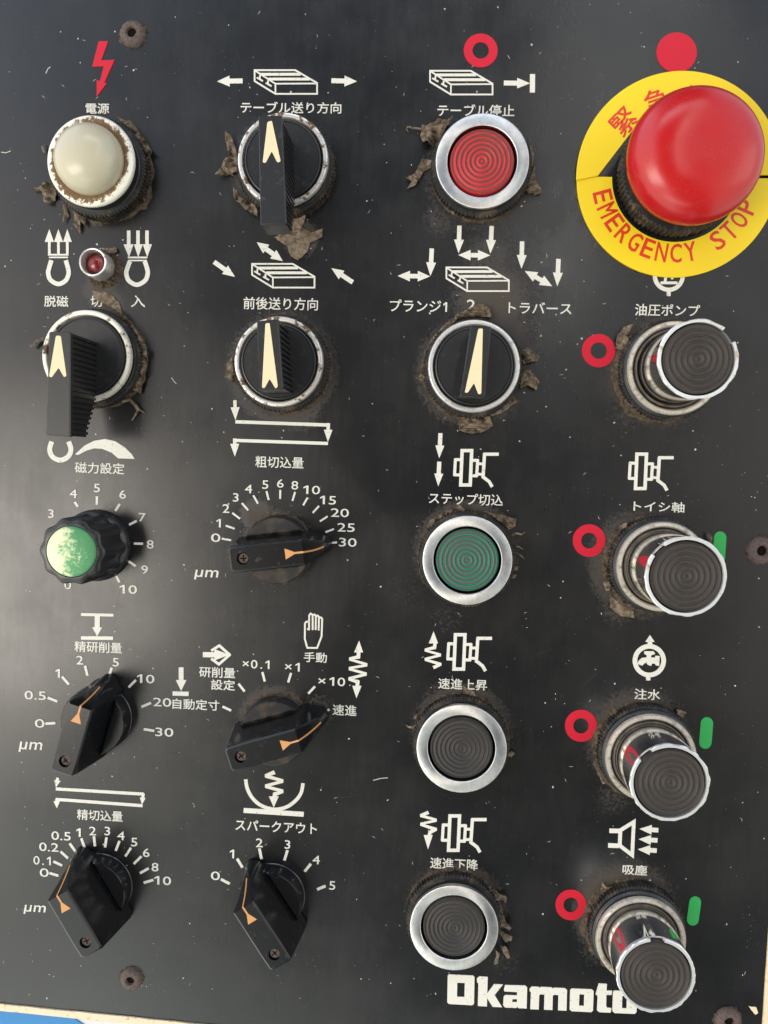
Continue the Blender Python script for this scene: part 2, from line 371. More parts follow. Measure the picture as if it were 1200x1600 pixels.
SPOTS = []      # (x, y, inner radius, reach, strength, heavy direction in degrees, how one-sided)
def spot(u, v, r, reach, k, ang=0, side=0.0):
    p = P(u, v); SPOTS.append((p.x, p.y, r, reach, k, radians(ang), side))
spot(156, 262, 13, 6, .75, -120, .5); spot(160, 420, 3, 6, .9, -50, .6); spot(152, 452, 1, 6, .85); spot(170, 476, 1, 6, .9); spot(154, 562, 13, 6, .9, 40, .7)
spot(447, 260, 13, 6, .9, 200, .5); spot(470, 372, 3, 5, .8); spot(440, 572, 13, 7, 1.0, -60, .3); spot(470, 640, 4, 6, .6)
spot(755, 262, 13, 8, .9, -110, .5); spot(690, 340, 3, 7, .55); spot(742, 577, 13, 8, 1.0, 215, .5); spot(770, 470, 5, 13, .85); spot(795, 520, 3, 10, .7); spot(765, 400, 4, 9, .6)
spot(728, 868, 13, 6, 1.0, 90, .5); spot(640, 930, 3, 12, .35); spot(700, 965, 3, 9, .4)
spot(722, 1152, 13, 6, 1.0, 90, .6); spot(690, 1090, 3, 8, .5); spot(700, 1240, 3, 7, .3)
spot(712, 1428, 13, 6, 1.0, 90, .6); spot(790, 1500, 3, 7, .4)
spot(1040, 582, 13, 7, 1.0, 190, .6); spot(985, 640, 3, 8, .55); spot(1012, 878, 13, 8, 1.0, 200, .6); spot(965, 950, 3, 7, .55)
spot(1002, 1160, 13, 7, .9, 150, .5); spot(960, 1245, 3, 8, .5); spot(985, 1430, 13, 8, 1.0, 160, .5); spot(930, 1485, 3, 7, .5)
spot(437, 858, 9, 6, .75, 120, .4); spot(400, 805, 2, 5, .9); spot(430, 1135, 9, 6, .95, 80, .6); spot(500, 1110, 3, 5, .6); spot(425, 1400, 8, 4, .4, 60, .6)
spot(158, 1381, 8, 4, .4, 60, .6); spot(205, 1527, 3, 4, .5); spot(208, 55, 3, 3, .6); spot(1185, 860, 3, 3, .4); spot(1050, 300, 26, 5, .35, 240, .6)
def grime_at(x, y):
    g = 0.0
    for (cx, cy, r, w, k, a, sd) in SPOTS:
        dx, dy = x - cx, y - cy
        if abs(dx) > r + w or abs(dy) > r + w: continue
        d = hypot(dx, dy)
        if d > r + w: continue
        e = min(1.0, max(0.0, 1 - (d - r) / w)); e = e ** 0.8
        e *= k * (1 - sd * 0.5 * (1 - cos(atan2(dy, dx) - a)))
        g = max(g, e)
    return g
nx_, ny_ = 300, 390
bv, bf, gr = [], [], []
for j in range(ny_ + 1):
    for i in range(nx_ + 1):
        s_, t_ = i / nx_, j / ny_
        x = XL + (rgt(0) - XL) * s_; y0 = bot(x); y = y0 + (YT - y0) * t_
        x = XL + (rgt(y) - XL) * s_
        bv.append((x, y, 0.0)); gr.append(grime_at(x, y))
for j in range(ny_):
    for i in range(nx_):
        a = j * (nx_ + 1) + i
        bf.append((a, a + 1, a + nx_ + 2, a + nx_ + 1))
# turned-down edges
edge = [j * (nx_ + 1) for j in range(ny_, -1, -1)] + list(range(1, nx_ + 1)) + [j * (nx_ + 1) + nx_ for j in range(1, ny_ + 1)] + [ny_ * (nx_ + 1) + i for i in range(nx_ - 1, 0, -1)]
low = []
for e in edge:
    low.append(len(bv)); bv.append((bv[e][0], bv[e][1], -2.0)); gr.append(0.0)
for i in range(len(edge)):
    j = (i + 1) % len(edge); bf.append((edge[j], edge[i], low[i], low[j]))
me = bpy.data.meshes.new('control_board')
me.from_pydata([(x * S, y * S, z * S) for x, y, z in bv], [], bf); me.materials.append(MT['board'])
at = me.attributes.new('grime', 'FLOAT', 'POINT'); at.data.foreach_set('value', gr)
BOARD = bpy.data.objects.new('control_board', me); COL.objects.link(BOARD)
BOARD['label'] = 'scuffed satin black control board with white printed symbols and Japanese captions'
BOARD['category'] = 'control board'

def casing():
    c = thing('machine_casing', 'cream edged machine casing with blue and white enamel below the black board', 'machine casing', 0, 0)
    x0, x1, yt = XL - 3, rgt(0) + 2.6, YT + 3
    # raised cream lip around the board
    inner = [(XL - .12, bot(XL) - .12), (rgt(bot(rgt(0))) + .12, bot(rgt(0)) - .12), (rgt(YT) + .12, YT + .12), (XL - .12, YT + .12)]
    w = 2.5
    outer = [(XL - w, bot(XL) - w), (rgt(bot(rgt(0))) + w, bot(rgt(0)) - w), (rgt(YT) + w, YT + w), (XL - w, YT + w)]
    def sub(l, k=60):
        r = []
        for i in range(4):
            a, b = Vector(l[i]), Vector(l[(i + 1) % 4])
            for q in range(k): r.append(a.lerp(b, q / k))
        return r
    def wob(l, amp, sd): return [(p.x + amp * noise.noise((p.x * .35, p.y * .35, sd)), p.y + amp * noise.noise((p.x * .35, p.y * .35, sd + 9))) for p in sub(l)]
    mb = MB(); lo, li = wob(outer, .25, 1), wob(inner, .22, 4)
    li = [(p[0], p[1]) for p in li]
    o_b = mb.loop([(x, y, -9) for x, y in lo]); o_m = mb.loop([(x, y, .15) for x, y in lo]); o_t = mb.loop([(x + (li[i][0] - x) * .2, y + (li[i][1] - y) * .2, .5) for i, (x, y) in enumerate(lo)])
    i_t = mb.loop([(x, y, .45) for x, y in li]); i_b = mb.loop([(x, y, -3) for x, y in li])
    mb.bridge(o_b, o_m); mb.bridge(o_m, o_t); mb.bridge(o_t, i_t); mb.bridge(i_t, i_b)
    mb.build('rim', MT['cream_paint'], c)
    # body below
    mb = MB(); xa, xb, ya, yb = XL - 60, rgt(0) + 60, bot(rgt(0)) - 70, YT + 40
    mb.prism([[(xa, ya), (xb, ya), (xb, yb), (xa, yb)]], -60, -9.0, 2.0)
    mb.build('casing_body', MT['white_paint'], c)
    p, q = P(107, 1586, -8.5), P(131, 1602, -8.5); d = (q - p); q2 = p + d * 6; p2 = p - d * 3
    mb = MB(); mb.prism([[(xa + 3, p2.y), (p2.x, p2.y), (q2.x, q2.y), (xa + 3, q2.y)]], -9.0, -8.6)
    mb.build('blue_paint', MT['blue_paint'], c)
casing()

# ------------------------------------------------------------------ printed marks (measured on the photo, laid on the board)
def lay(pts, z): return [P(u, v) + Vector((0, 0, z)) for u, v in pts]
class Mark:
    """one printed mark: strokes and filled shapes in photo pixels laid on the board, about 0.2 mm of paint"""
    def __init__(s): s.mb = MB(); s.k = 0
    def z(s): s.k += 1; return 0.16 + 0.012 * s.k
    def fill(s, pts, holes=()):
        z = s.z(); loops = [[tuple(p)[:2] for p in lay(l, 0)] for l in (pts, *holes)]
        s.mb.prism(loops, 0.0, z); return s
    def line(s, pts, w, closed=False, round_=False):
        z = s.z(); k = len(pts); V = [Vector(p) for p in pts]; Lf, Rt = [], []
        for i in range(k):
            a = V[i] - V[i - 1] if (i > 0 or closed) else V[1] - V[0]
            b = V[(i + 1) % k] - V[i] if (i < k - 1 or closed) else V[-1] - V[-2]
            na = Vector((-a.y, a.x)).normalized(); nb = Vector((-b.y, b.x)).normalized()
            m = na + nb; dt = na.dot(nb)
            if dt < .35 and not closed and 0 < i < k - 1:      # sharp turn: blunt outer corner
                m = m / max(.35, m.dot(na)); cr = a.x * b.y - a.y * b.x
                if cr > 0: Rt += [V[i] - na * w / 2 + a.normalized() * w * .22, V[i] - nb * w / 2 - b.normalized() * w * .22]; Lf.append(V[i] + m * w / 2)
                else: Lf += [V[i] + na * w / 2 + a.normalized() * w * .22, V[i] + nb * w / 2 - b.normalized() * w * .22]; Rt.append(V[i] - m * w / 2)
                continue
            m = na if m.length < .1 else m / max(.45, m.dot(na))
            Lf.append(V[i] + m * w / 2); Rt.append(V[i] - m * w / 2)
        if closed:
            A, B = [tuple(p)[:2] for p in lay(Lf, 0)], [tuple(p)[:2] for p in lay(Rt, 0)]
            ar = lambda l: abs(sum(l[i][0] * l[(i + 1) % k][1] - l[(i + 1) % k][0] * l[i][1] for i in range(k)))
            if ar(A) < ar(B): A, B = B, A
            s.mb.prism([A, B], 0, z)
        else:
            if round_:
                def capp(c, d):
                    an = atan2(d.y, d.x); return [c + Vector((cos(an + q), sin(an + q))) * w / 2 for q in [(-pi / 2) + pi * i / 8 for i in range(1, 8)]]
                pts2 = Rt + capp(V[-1], V[-1] - V[-2]) + Lf[::-1] + capp(V[0], V[0] - V[1])
            else: pts2 = Lf + Rt[::-1]
            s.mb.prism([[tuple(p)[:2] for p in lay(pts2, 0)]], 0, z)
        return s
    def arrow(s, a, b, w, hw, hl, double=False):
        a, b = Vector(a), Vector(b); d = (b - a).normalized(); q = Vector((-d.y, d.x)); e = b - d * hl
        if double:
            f = a + d * hl
            return s.fill([a, f + q * hw / 2, f + q * w / 2, e + q * w / 2, e + q * hw / 2, b, e - q * hw / 2, e - q * w / 2, f - q * w / 2, f - q * hw / 2])
        return s.fill([a + q * w / 2, e + q * w / 2, e + q * hw / 2, b, e - q * hw / 2, e - q * w / 2, a - q * w / 2])
    def ring(s, c, ro, ri, k=40):
        f = lambda r: [(c[0] + r * cos(2 * pi * i / k), c[1] + r * sin(2 * pi * i / k)) for i in range(k)]
        return s.fill(f(ro), [f(ri)] if ri else ())
    def done(s, name, m=None, parent=None, label=None):
        o = s.mb.build(name, m or MT['print'], parent or BOARD, smooth=0)
        if label: o['label'] = label
        return o
def curve(pts, k=5):                         # soft bend through measured points
    V = [Vector(p) for p in pts]; o = []
    for i in range(len(V) - 1):
        p0, p1, p2, p3 = V[max(i - 1, 0)], V[i], V[i + 1], V[min(i + 2, len(V) - 1)]
        for q in range(k):
            t = q / k; o.append(tuple(.5 * (2 * p1 + (p2 - p0) * t + (2 * p0 - 5 * p1 + 4 * p2 - p3) * t * t + (3 * p1 - p0 - 3 * p2 + p3) * t ** 3)))
    return o + [tuple(V[-1])]
def K(x0, y0, k):                            # coordinates read off an enlargement
    return (lambda *p: [(x0 + a / k, y0 + b / k) for a, b in p]), k

ONE = [(0.20, 0.0), (0.31, 0.0), (0.31, 0.69), (0.21, 0.69), (0.04, 0.55), (0.04, 0.44), (0.20, 0.56)]
def glyphs(body, offset=0.0):
    if '1' in body:                              # this face's figure one has a flag
        vs, fs, x = [], [], 0.0
        for ch in body:
            if ch == '1':
                k0 = len(vs); vs += [Vector((x + a + .08, b, 0)) for a, b in ONE]
                fs += [tuple(k0 + i for i in t) for t in tessellate_polygon([[Vector((a, b, 0)) for a, b in ONE]])]; x += .56
            else:
                v2, f2 = glyphs(ch, offset); k0 = len(vs); vs += [v + Vector((x, 0, 0)) for v in v2]; fs += [tuple(k0 + i for i in f) for f in f2]
                x += 1.0 if ord(ch) > 0x2000 else .28 if ch == '.' else .62
        return vs, fs
    c = bpy.data.curves.new('lettering', 'FONT'); c.body = body; c.size = 1; c.offset = offset; c.resolution_u = 3
    o = bpy.data.objects.new('lettering', c); COL.objects.link(o)
    bpy.context.view_layer.update()
    m = bpy.data.meshes.new_from_object(o.evaluated_get(bpy.context.evaluated_depsgraph_get()))
    vs = [v.co.copy() for v in m.vertices]; fs = [tuple(p.vertices) for p in m.polygons]
    bpy.data.objects.remove(o); bpy.data.curves.remove(c); bpy.data.meshes.remove(m)
    return vs, fs
def solid(vs2, fs, z, z0=0.0, grow=0.0):
    """thicken a flat triangulated sheet (list of xy) into a raised print"""
    bm = bmesh.new(); V = [bm.verts.new((p[0], p[1], z)) for p in vs2]
    for f in fs:
        try: bm.faces.new([V[i] for i in f])
        except ValueError: pass
    bmesh.ops.recalc_face_normals(bm, faces=bm.faces)
    for f in list(bm.faces):
        if f.normal.z < 0: f.normal_flip()
    be = [e for e in bm.edges if len(e.link_faces) == 1]
    if grow:
        mv = {}
        for e in be:
            f = e.link_faces[0]; d = (e.verts[1].co - e.verts[0].co); nn = Vector((-d.y, d.x, 0))
            if nn.length < 1e-9: continue
            nn.normalize()
            if nn.dot(f.calc_center_median() - e.verts[0].co) > 0: nn = -nn
            for v in e.verts: mv.setdefault(v, []).append(nn)
        for v, l in mv.items():
            m = sum(l, Vector()); m = m.normalized() / max(.6, m.normalized().dot(l[0])) if m.length > .2 else Vector()
            v.co += m * grow
    r = bmesh.ops.extrude_edge_only(bm, edges=be)
    for e in r['geom']:
        if isinstance(e, bmesh.types.BMVert): e.co.z = z0
    mb = MB(); bm.verts.index_update()
    mb.v = [tuple(v.co) for v in bm.verts]; mb.f = [tuple(v.index for v in f.verts) for f in bm.faces]
    bm.free(); return mb
def axes_at(u, v):
    p = P(u, v)
    def px(q):
        c = Vector(q) - CAM; xc, yc, zc = (M.to_3x3().transposed() @ c)
        return Vector((600 + F * xc / -zc, 800 - F * yc / -zc))
    return (px(p + Vector((1, 0, 0))) - px(p)).normalized(), (px(p + Vector((0, 1, 0))) - px(p)).normalized()
def text(body, u, v, w, h, name='caption', off=0.045, m=None, parent=None, skew=0.0, z=0.2):
    vs, fs = glyphs(body)
    x0, x1 = min(p.x for p in vs), max(p.x for p in vs); y0, y1 = min(p.y for p in vs), max(p.y for p in vs)
    ax, ay = axes_at(u, v)
    if w is None: w = h * (x1 - x0) / (y1 - y0) * 1.28
    pts = []
    for p in vs:
        b = ((p.y - (y0 + y1) / 2) / (y1 - y0)) * h; a = ((p.x - (x0 + x1) / 2) / (x1 - x0)) * w + skew * b
        q = Vector((u, v)) + ax * a + ay * b
        pts.append(tuple(P(q.x, q.y))[:2])
    return solid(pts, fs, z, 0.0, off).build(name, m or MT['print'], parent or BOARD, smooth=0)

CAPTIONS = [("電源", 152.5, 170, 36.5, 16), ("テーブル送り方向", 454.7, 168.6, 157, 17.5), ("テーブル停止", 743.5, 173, 120, 18.5),
 ("前後送り方向", 438.7, 474.7, 116, 19), ("脱磁", 88.3, 471, 37.5, 17), ("切", 151, 471, 18, 17), ("入", 216, 471, 22, 18),
 ("プランジ1", 653.9, 478, 89, 18.5), ("2", 736, 477, 13, 17), ("トラバース", 843.7, 481.6, 98, 17.5), ("油圧ポンプ", 1042.7, 484.8, 101, 18.5),
 ("磁力設定", 156, 731.5, 77, 17), ("粗切込量", 436.8, 722.3, 75, 17.5), ("ステップ切込", 728, 780, 115, 17.5), ("トイシ軸", 1029.5, 791.8, 79, 16),
 ("精研削量", 153.8, 1011, 73.5, 16.5), ("研削量", 339.6, 1050.5, 56, 16), ("設定", 348.7, 1070, 37, 16), ("自動定寸", 306.5, 1100.6, 73, 16),
 ("手動", 492.9, 1027, 35.5, 15.5), ("速進", 538.5, 1109.4, 37, 16.5), ("速進上昇", 723, 1069, 76, 16.5), ("注水", 1011.3, 1084.8, 40, 16.5),
 ("精切込量", 156.3, 1273.8, 71, 16), ("スパークアウト", 431.7, 1291.5, 127, 16.5), ("速進下降", 709.5, 1349.5, 74, 17), ("吸塵", 991.8, 1359, 38, 15.5)]
for c in CAPTIONS: text(*c, off=0.030)
for u, v, w, h in ((323, 898, 36, 15), (48.5, 1167, 35, 16), (55, 1421, 33, 14)): text("μm", u, v, w, h, off=0.03, skew=0.18)

# dial scales: ticks, each numeral a sub-part
def dial(x0, y0, k, nums, ticks, w):
    C, _ = K(x0, y0, k); m = Mark()
    for a, b in ticks: m.line(C(a, b), w)
    o = m.done('dial_scale')
    for s, a, b, wd in nums:
        (u, v), = C((a, b)); text(s, u, v, wd, 13.2, 'numeral', 0.012, parent=o)
dial(0, 670, 4, [("3", 320, 530, None), ("4", 460, 405, None), ("5", 607, 370, None), ("6", 768, 410, None), ("7", 890, 553, None), ("8", 940, 722, None), ("9", 905, 880, None), ("10", 803, 1003, 27), ("0", 425, 975, None)],
     [((468, 457), (488, 487)), ((607, 422), (607, 475)), ((750, 470), (722, 513)), ((855, 575), (808, 600)), ((895, 718), (838, 717)), ((805, 828), (850, 858)), ((728, 920), (748, 958))], 3.6)
dial(280, 610, 3.75, [("0", 215, 863, 14.5), ("1", 232, 778, None), ("2", 275, 692, None), ("3", 332, 627, None), ("4", 407, 577, None), ("5", 505, 552, None), ("6", 593, 545, None), ("8", 678, 556, None), ("10", 777, 583, 26), ("15", 872, 643, 25), ("20", 942, 717, 28), ("25", 978, 803, 27), ("30", 988, 890, 27.5)],
     [((250, 868), (305, 878)), ((273, 792), (325, 810)), ((312, 718), (357, 752)), ((368, 660), (405, 702)), ((435, 615), (462, 663)), ((512, 590), (525, 642)), ((593, 583), (592, 635)), ((680, 595), (664, 647)), ((753, 628), (727, 673)), ((820, 677), (783, 717)), ((870, 738), (825, 767)), ((907, 812), (858, 830)), ((925, 890), (870, 895))], 2.9)
dial(0, 930, 4, [("0", 250, 800, 15), ("0.5", 222, 625, 33), ("1", 362, 487, None), ("2", 500, 405, None), ("5", 725, 418, None), ("10", 912, 522, 27), ("20", 1015, 668, 28), ("30", 1028, 855, 28)],
     [((285, 802), (348, 798)), ((300, 640), (360, 663)), ((390, 508), (432, 557)), ((533, 440), (548, 502)), ((700, 452), (680, 512)), ((850, 530), (805, 575)), ((945, 672), (885, 697)), ((900, 836), (965, 846))], 3.8)
dial(260, 940, 3.53, [("×0.1", 495, 345, 42), ("×1", 695, 360, 23), ("×10", 912, 440, 42)],
     [((398, 452), (432, 495)), ((310, 578), (358, 600)), ((530, 388), (543, 440)), ((688, 393), (672, 445)), ((820, 467), (783, 507)), ((855, 610), (900, 595))], 3.6)
dial(0, 1200, 4, [("0", 278, 652, 14), ("0.1", 265, 577, 27), ("0.2", 307, 493, 30), ("0.5", 383, 423, 30), ("1", 492, 402, None), ("2", 580, 392, None), ("3", 672, 393, None), ("4", 757, 422, None), ("5", 840, 462, None), ("6", 915, 528, None), ("8", 970, 618, None), ("10", 1018, 702, 26)],
     [((310, 655), (367, 672)), ((335, 582), (390, 608)), ((380, 520), (427, 563)), ((437, 470), (475, 522)), ((510, 438), (530, 497)), ((588, 425), (595, 487)), ((667, 432), (658, 494)), ((748, 455), (725, 515)), ((820, 497), (785, 550)), ((885, 550), (838, 597)), ((930, 625), (877, 655)), ((960, 697), (900, 715))], 3.8)
dial(280, 1180, 3.75, [("0", 213, 705, 14), ("1", 310, 577, None), ("2", 470, 512, None), ("3", 635, 522, None), ("4", 803, 612, None), ("5", 897, 762, None)],
     [((245, 725), (297, 752)), ((340, 605), (372, 657)), ((470, 545), (483, 607)), ((635, 555), (617, 615)), ((772, 635), (735, 680)), ((858, 765), (808, 785))], 4.2)

# machine table pictogram, four times
def table_icon(u, v):
    C, k = K(u - 8, v - 15, 10); m = Mark()
    m.line(C((80, 150), (715, 150), (1055, 350), (1055, 520), (405, 520), (80, 320)), 2.5, True)
    m.line(C((92, 160), (405, 362), (1046, 358)), 2.3); m.line(C((405, 368), (405, 512)), 2.3)
    m.line(C((170, 216), (800, 214)), 4.2); m.line(C((300, 290), (940, 290)), 4.2)
    m.line(C((115, 265), (210, 322)), 2.4); m.line(C((165, 225), (160, 285)), 2.4)
    m.line(C((255, 350), (345, 402)), 2.4); m.line(C((292, 310), (288, 362)), 2.6)
    m.done('table_symbol')
for u, v in ((398, 110), (394, 412.5), (672, 111), (697.5, 418)): table_icon(u, v)
def arrows(x0, y0, k, lst, w, hw, hl, name='arrow_symbol', double=False):
    C, _ = K(x0, y0, k)
    for a, b in lst:
        Mark().arrow(*C(a, b), w / k, hw / k, hl / k, double).done(name)
arrows(300, 60, 3.75, [((297, 250), (148, 253)), ((817, 249), (967, 253))], 28, 64, 73)
arrows(300, 360, 3.75, [((130, 185), (253, 273)), ((942, 305), (817, 222))], 27, 60, 72)
arrows(300, 360, 3.75, [((380, 70), (532, 180))], 28, 62, 68, double=True)
arrows(580, 340, 3.75, [((355, 182), (347, 343)), ((517, 48), (512, 210)), ((706, 50), (698, 212)), ((884, 140), (880, 300)), ((1097, 243), (1090, 403))], 26, 58, 80)
arrows(580, 340, 3.75, [((155, 342), (345, 345)), ((510, 220), (697, 222)), ((900, 313), (1060, 403))], 26, 62, 72, double=True)
arrows(600, 660, 4.286, [((378, 72), (370, 240)), ((370, 263), (363, 428))], 28, 60, 85)
C, k = K(580, 30, 3.75)
Mark().arrow(*C((777, 375), (930, 377)), 28 / k, 62 / k, 75 / k).line(C((945, 323), (944, 431)), 30 / k).done('stop_arrow_symbol')

# feed path pictograms
C, k = K(280, 610, 3.75)
m = Mark(); m.arrow(*C((327, 58), (330, 174)), 5.2, 14, 20); m.line(C((330, 184), (872, 203)), 5.2); m.arrow(*C((874, 192), (872, 302)), 5.4, 13.5, 19)
m.line(C((872, 311), (330, 293)), 5); m.arrow(*C((326, 282), (327, 388)), 5.2, 14, 20); m.done('path_symbol')
C, k = K(0, 1200, 4)
m = Mark(); m.arrow(*C((362, 60), (352, 120)), 4.5, 10, 11); m.line(C((350, 129), (900, 162)), 4.8); m.arrow(*C((897, 158), (888, 228)), 4.5, 9, 11)
m.line(C((892, 234), (350, 194)), 4.8); m.arrow(*C((356, 192), (357, 250)), 4.5, 10, 11); m.done('path_symbol')

# wheel head pictogram, four times, with its arrows
def wheel_icon(u, v):
    f = lambda *p: [(u + (a - 512) / 4.286, v + (b - 178) / 4.286) for a, b in p]
    m = Mark(); m.line(f((523, 189), (587, 189), (577, 419), (513, 419)), 5.2, True)
    m.line(f((514, 250), (478, 249), (472, 351), (508, 352)), 4.6); m.line(f((592, 254), (627, 254), (620, 358), (587, 357)), 4.6)
    m.line(f((634, 277), (664, 278)), 4.2); m.line(f((628, 346), (657, 348)), 4.2)
    m.line(f((768, 213), (673, 213), (663, 366), (680, 378), (705, 398), (724, 432)), 5.0); m.done('wheel_symbol')
for u, v in ((719.5, 701.5), (709, 989), (700.5, 1272), (992.5, 707)): wheel_icon(u, v)
C, k = K(600, 960, 4.286)
Mark().line(C((342, 190), (338, 222), (280, 238), (374, 271), (280, 300), (376, 333), (330, 356)), 5.2).fill(C((332, 113), (300, 193), (362, 193))).done('zigzag_symbol')
C, k = K(580, 1240, 4)
Mark().line(C((358, 116), (314, 136), (402, 165), (314, 190), (402, 222), (368, 240), (362, 262)), 5.4).fill(C((328, 258), (384, 258), (355, 346))).done('zigzag_symbol')
C, k = K(465, 950, 10)
Mark().line(C((955, 685), (950, 765), (825, 795), (1070, 885), (820, 945), (1060, 1030), (815, 1105), (940, 1150), (932, 1220)), 5.8).fill(C((962, 508), (883, 692), (1024, 692))).fill(C((856, 1214), (1000, 1214), (920, 1408))).done('zigzag_symbol')
m = Mark()
for pl in ([(150, 322), (180, 335), (182, 115), (205, 85), (236, 105), (236, 342)], [(240, 112), (266, 100), (286, 122), (283, 342)], [(290, 128), (312, 116), (334, 136), (331, 348)],
           [(338, 148), (366, 146), (385, 168), (376, 440), (306, 622), (153, 620), (114, 480), (116, 240), (136, 214), (176, 210)]): m.line(C(*pl), 2.8)
m.done('hand_symbol')
C, k = K(280, 1180, 3.75)
m = Mark(); m.line(curve(C((390, 140), (400, 195), (430, 250), (480, 293), (555, 316), (630, 302), (685, 262), (715, 218), (726, 163))), 5.4); m.line(C((378, 322), (730, 345)), 7.6)
m.line(C((560, 98), (512, 120), (602, 150), (512, 180), (602, 210), (562, 226), (558, 245)), 6.4); m.fill(C((526, 240), (584, 240), (555, 304))); m.done('spark_symbol')
C, k = K(0, 930, 4)
Mark().line(C((508, 120), (710, 124)), 4.4).arrow(*C((610, 122), (608, 256)), 8, 15.5, 14).line(C((508, 266), (708, 268)), 5.4).done('depth_symbol')
C, k = K(260, 940, 3.53)
Mark().arrow(*C((82, 362), (82, 492)), 7.4, 16.5, 17).line(C((35, 506), (123, 508)), 6.6).done('gauge_symbol')
Mark().arrow(*C((202, 292), (350, 293)), 8, 17.5, 24).line(C((248, 270), (293, 242), (350, 293), (290, 345), (248, 314)), 4).done('input_symbol')
# magnets
C, k = K(60, 350, 6.316)
m = Mark()
for t_, a, b in ((110, 65, 155), (200, 158, 245), (288, 248, 332)): m.fill(C((t_, 52), (b, 178), (a, 178))); m.line(C((t_, 170), (t_ + 1, 300)), 4)
m.line(C((98, 305), (302, 305)), 2.6); m.line(C((108, 331), (296, 331)), 2.2)
m.line(curve(C((132, 360), (108, 440), (100, 490), (125, 555), (200, 594), (272, 560), (301, 495), (296, 440), (274, 360))), 6.8); m.done('magnet_symbol')
m = Mark()
for t_, a, b in ((893, 842, 940), (985, 945, 1032), (1074, 1032, 1122)): m.fill(C((a, 202), (b, 202), (t_ + 2, 328))); m.line(C((t_, 66), (t_, 208)), 5.4)
m.line(C((885, 332), (1078, 332)), 2.6); m.line(C((890, 362), (1072, 362)), 2.2)
m.line(curve(C((906, 370), (880, 440), (870, 490), (895, 560), (975, 602), (1055, 560), (1081, 495), (1075, 440), (1052, 370))), 6.8); m.done('magnet_symbol')
C, k = K(0, 670, 4)
Mark().line(curve(C((325, 80), (312, 130), (330, 175), (378, 196), (426, 175), (445, 130), (430, 80))), 7.6).done('magnet_symbol')
Mark().fill(C((470, 160), (530, 105), (590, 75), (660, 64), (720, 78), (780, 115), (825, 160), (842, 188), (740, 185), (700, 150), (640, 125), (590, 122), (540, 137), (490, 163))).done('wedge_symbol')
# pumps and duct
C, k = K(880, 420, 3.75)
(c0,) = C((618, 42)); m = Mark().ring(c0, 25, 18.5); m.line(C((617, 132), (616, 160)), 6.4); m.line(C((570, 83), (668, 83)), 4.2); m.line(C((600, 50), (596, 78)), 4.2); m.line(C((640, 30), (637, 62)), 3.6); m.done('pump_symbol')
C, k = K(980, 985, 14.55)
(c0,) = C((500, 685)); m = Mark().ring(c0, 26, 18.8); m.arrow(*C((515, 335), (515, 105)), 7.2, 14.5, 10.5); m.line(C((468, 1010), (478, 1135)), 6.6)
m.fill(C((385, 470), (600, 470), (632, 535), (545, 560), (535, 612), (632, 612), (640, 570), (735, 580), (722, 805), (650, 792), (620, 750), (560, 752), (540, 805), (460, 775), (430, 732), (390, 742), (340, 795), (232, 762), (258, 690), (330, 622), (440, 610), (440, 560), (385, 532)))
m.done('tap_symbol')
C, k = K(940, 1270, 12)
m = Mark().line(C((350, 325), (602, 168), (572, 790), (338, 610)), 5.8, True); m.line(C((145, 332), (335, 337)), 7); m.line(C((122, 606), (318, 614)), 7)
m.arrow(*C((1060, 322), (708, 297)), 7, 15, 19); m.arrow(*C((1044, 512), (693, 490)), 7, 15, 19); m.arrow(*C((1030, 704), (677, 681)), 7, 15, 19); m.done('duct_symbol')
# coloured marks
C, k = K(0, 0, 3.75)
Mark().fill(C((580, 243), (635, 243), (595, 355), (673, 352), (612, 487), (628, 488), (568, 568), (568, 468), (586, 478), (609, 390), (541, 393))).done('lightning_symbol', MT['red_print'])
for u, v, a, b in ((751, 79.3, 26.5, 12.8), (935.2, 548, 26, 12.8), (920.3, 844.6, 25.5, 12.3), (907.6, 1133.8, 25, 12), (891.9, 1413.5, 24, 11.5)): Mark().ring((u, v), a, b).done('ring_mark', MT['red_print'])
Mark().ring((1057, 82.5), 31.5, 0).done('dot_mark', MT['red_print'])
for a, b, w in (((1125, 840), (1122.5, 873), 19.5), ((1104.2, 1130), (1101.8, 1160), 19.5), ((1086, 1409.5), (1082.2, 1436.5), 18.5)): Mark().line([a, b], w, round_=True).done('bar_mark', MT['green_print'])
# maker's logo
C, k = K(690, 1500, 3.871)
m = Mark()
m.fill(C((45, 85), (190, 92), (199, 102), (196, 262), (185, 272), (45, 264), (34, 254), (37, 94)), [C((95, 135), (140, 137), (138, 222), (93, 220))])
m.fill(C((213, 110), (228, 97), (279, 100), (276, 200), (318, 143), (371, 146), (320, 210), (366, 284), (308, 281), (275, 228), (274, 279), (219, 276), (222, 140), (214, 132)))
m.fill(C((384, 149), (505, 152), (517, 163), (514, 291), (464, 289), (459, 281), (450, 288), (385, 285), (372, 274), (375, 220), (386, 209), (455, 212), (457, 192), (380, 188), (376, 178)), [C((428, 234), (456, 235), (455, 253), (427, 252))])
m.fill(C((532, 172), (545, 158), (588, 160), (592, 168), (601, 160), (664, 163), (672, 171), (682, 165), (745, 168), (758, 179), (755, 304), (704, 302), (706, 210), (680, 207), (672, 214), (670, 300), (619, 298), (622, 208), (597, 204), (590, 212), (587, 297), (536, 295), (540, 192), (532, 186)))
m.fill(C((787, 170), (908, 175), (919, 186), (915, 303), (903, 313), (785, 307), (774, 296), (777, 180)), [C((833, 205), (862, 206), (860, 275), (830, 274))])
m.fill(C((950, 139), (999, 142), (997, 182), (1031, 183), (1026, 209), (996, 208), (994, 272), (1000, 286), (1026, 288), (1022, 316), (954, 313), (939, 302), (943, 215), (931, 205)))
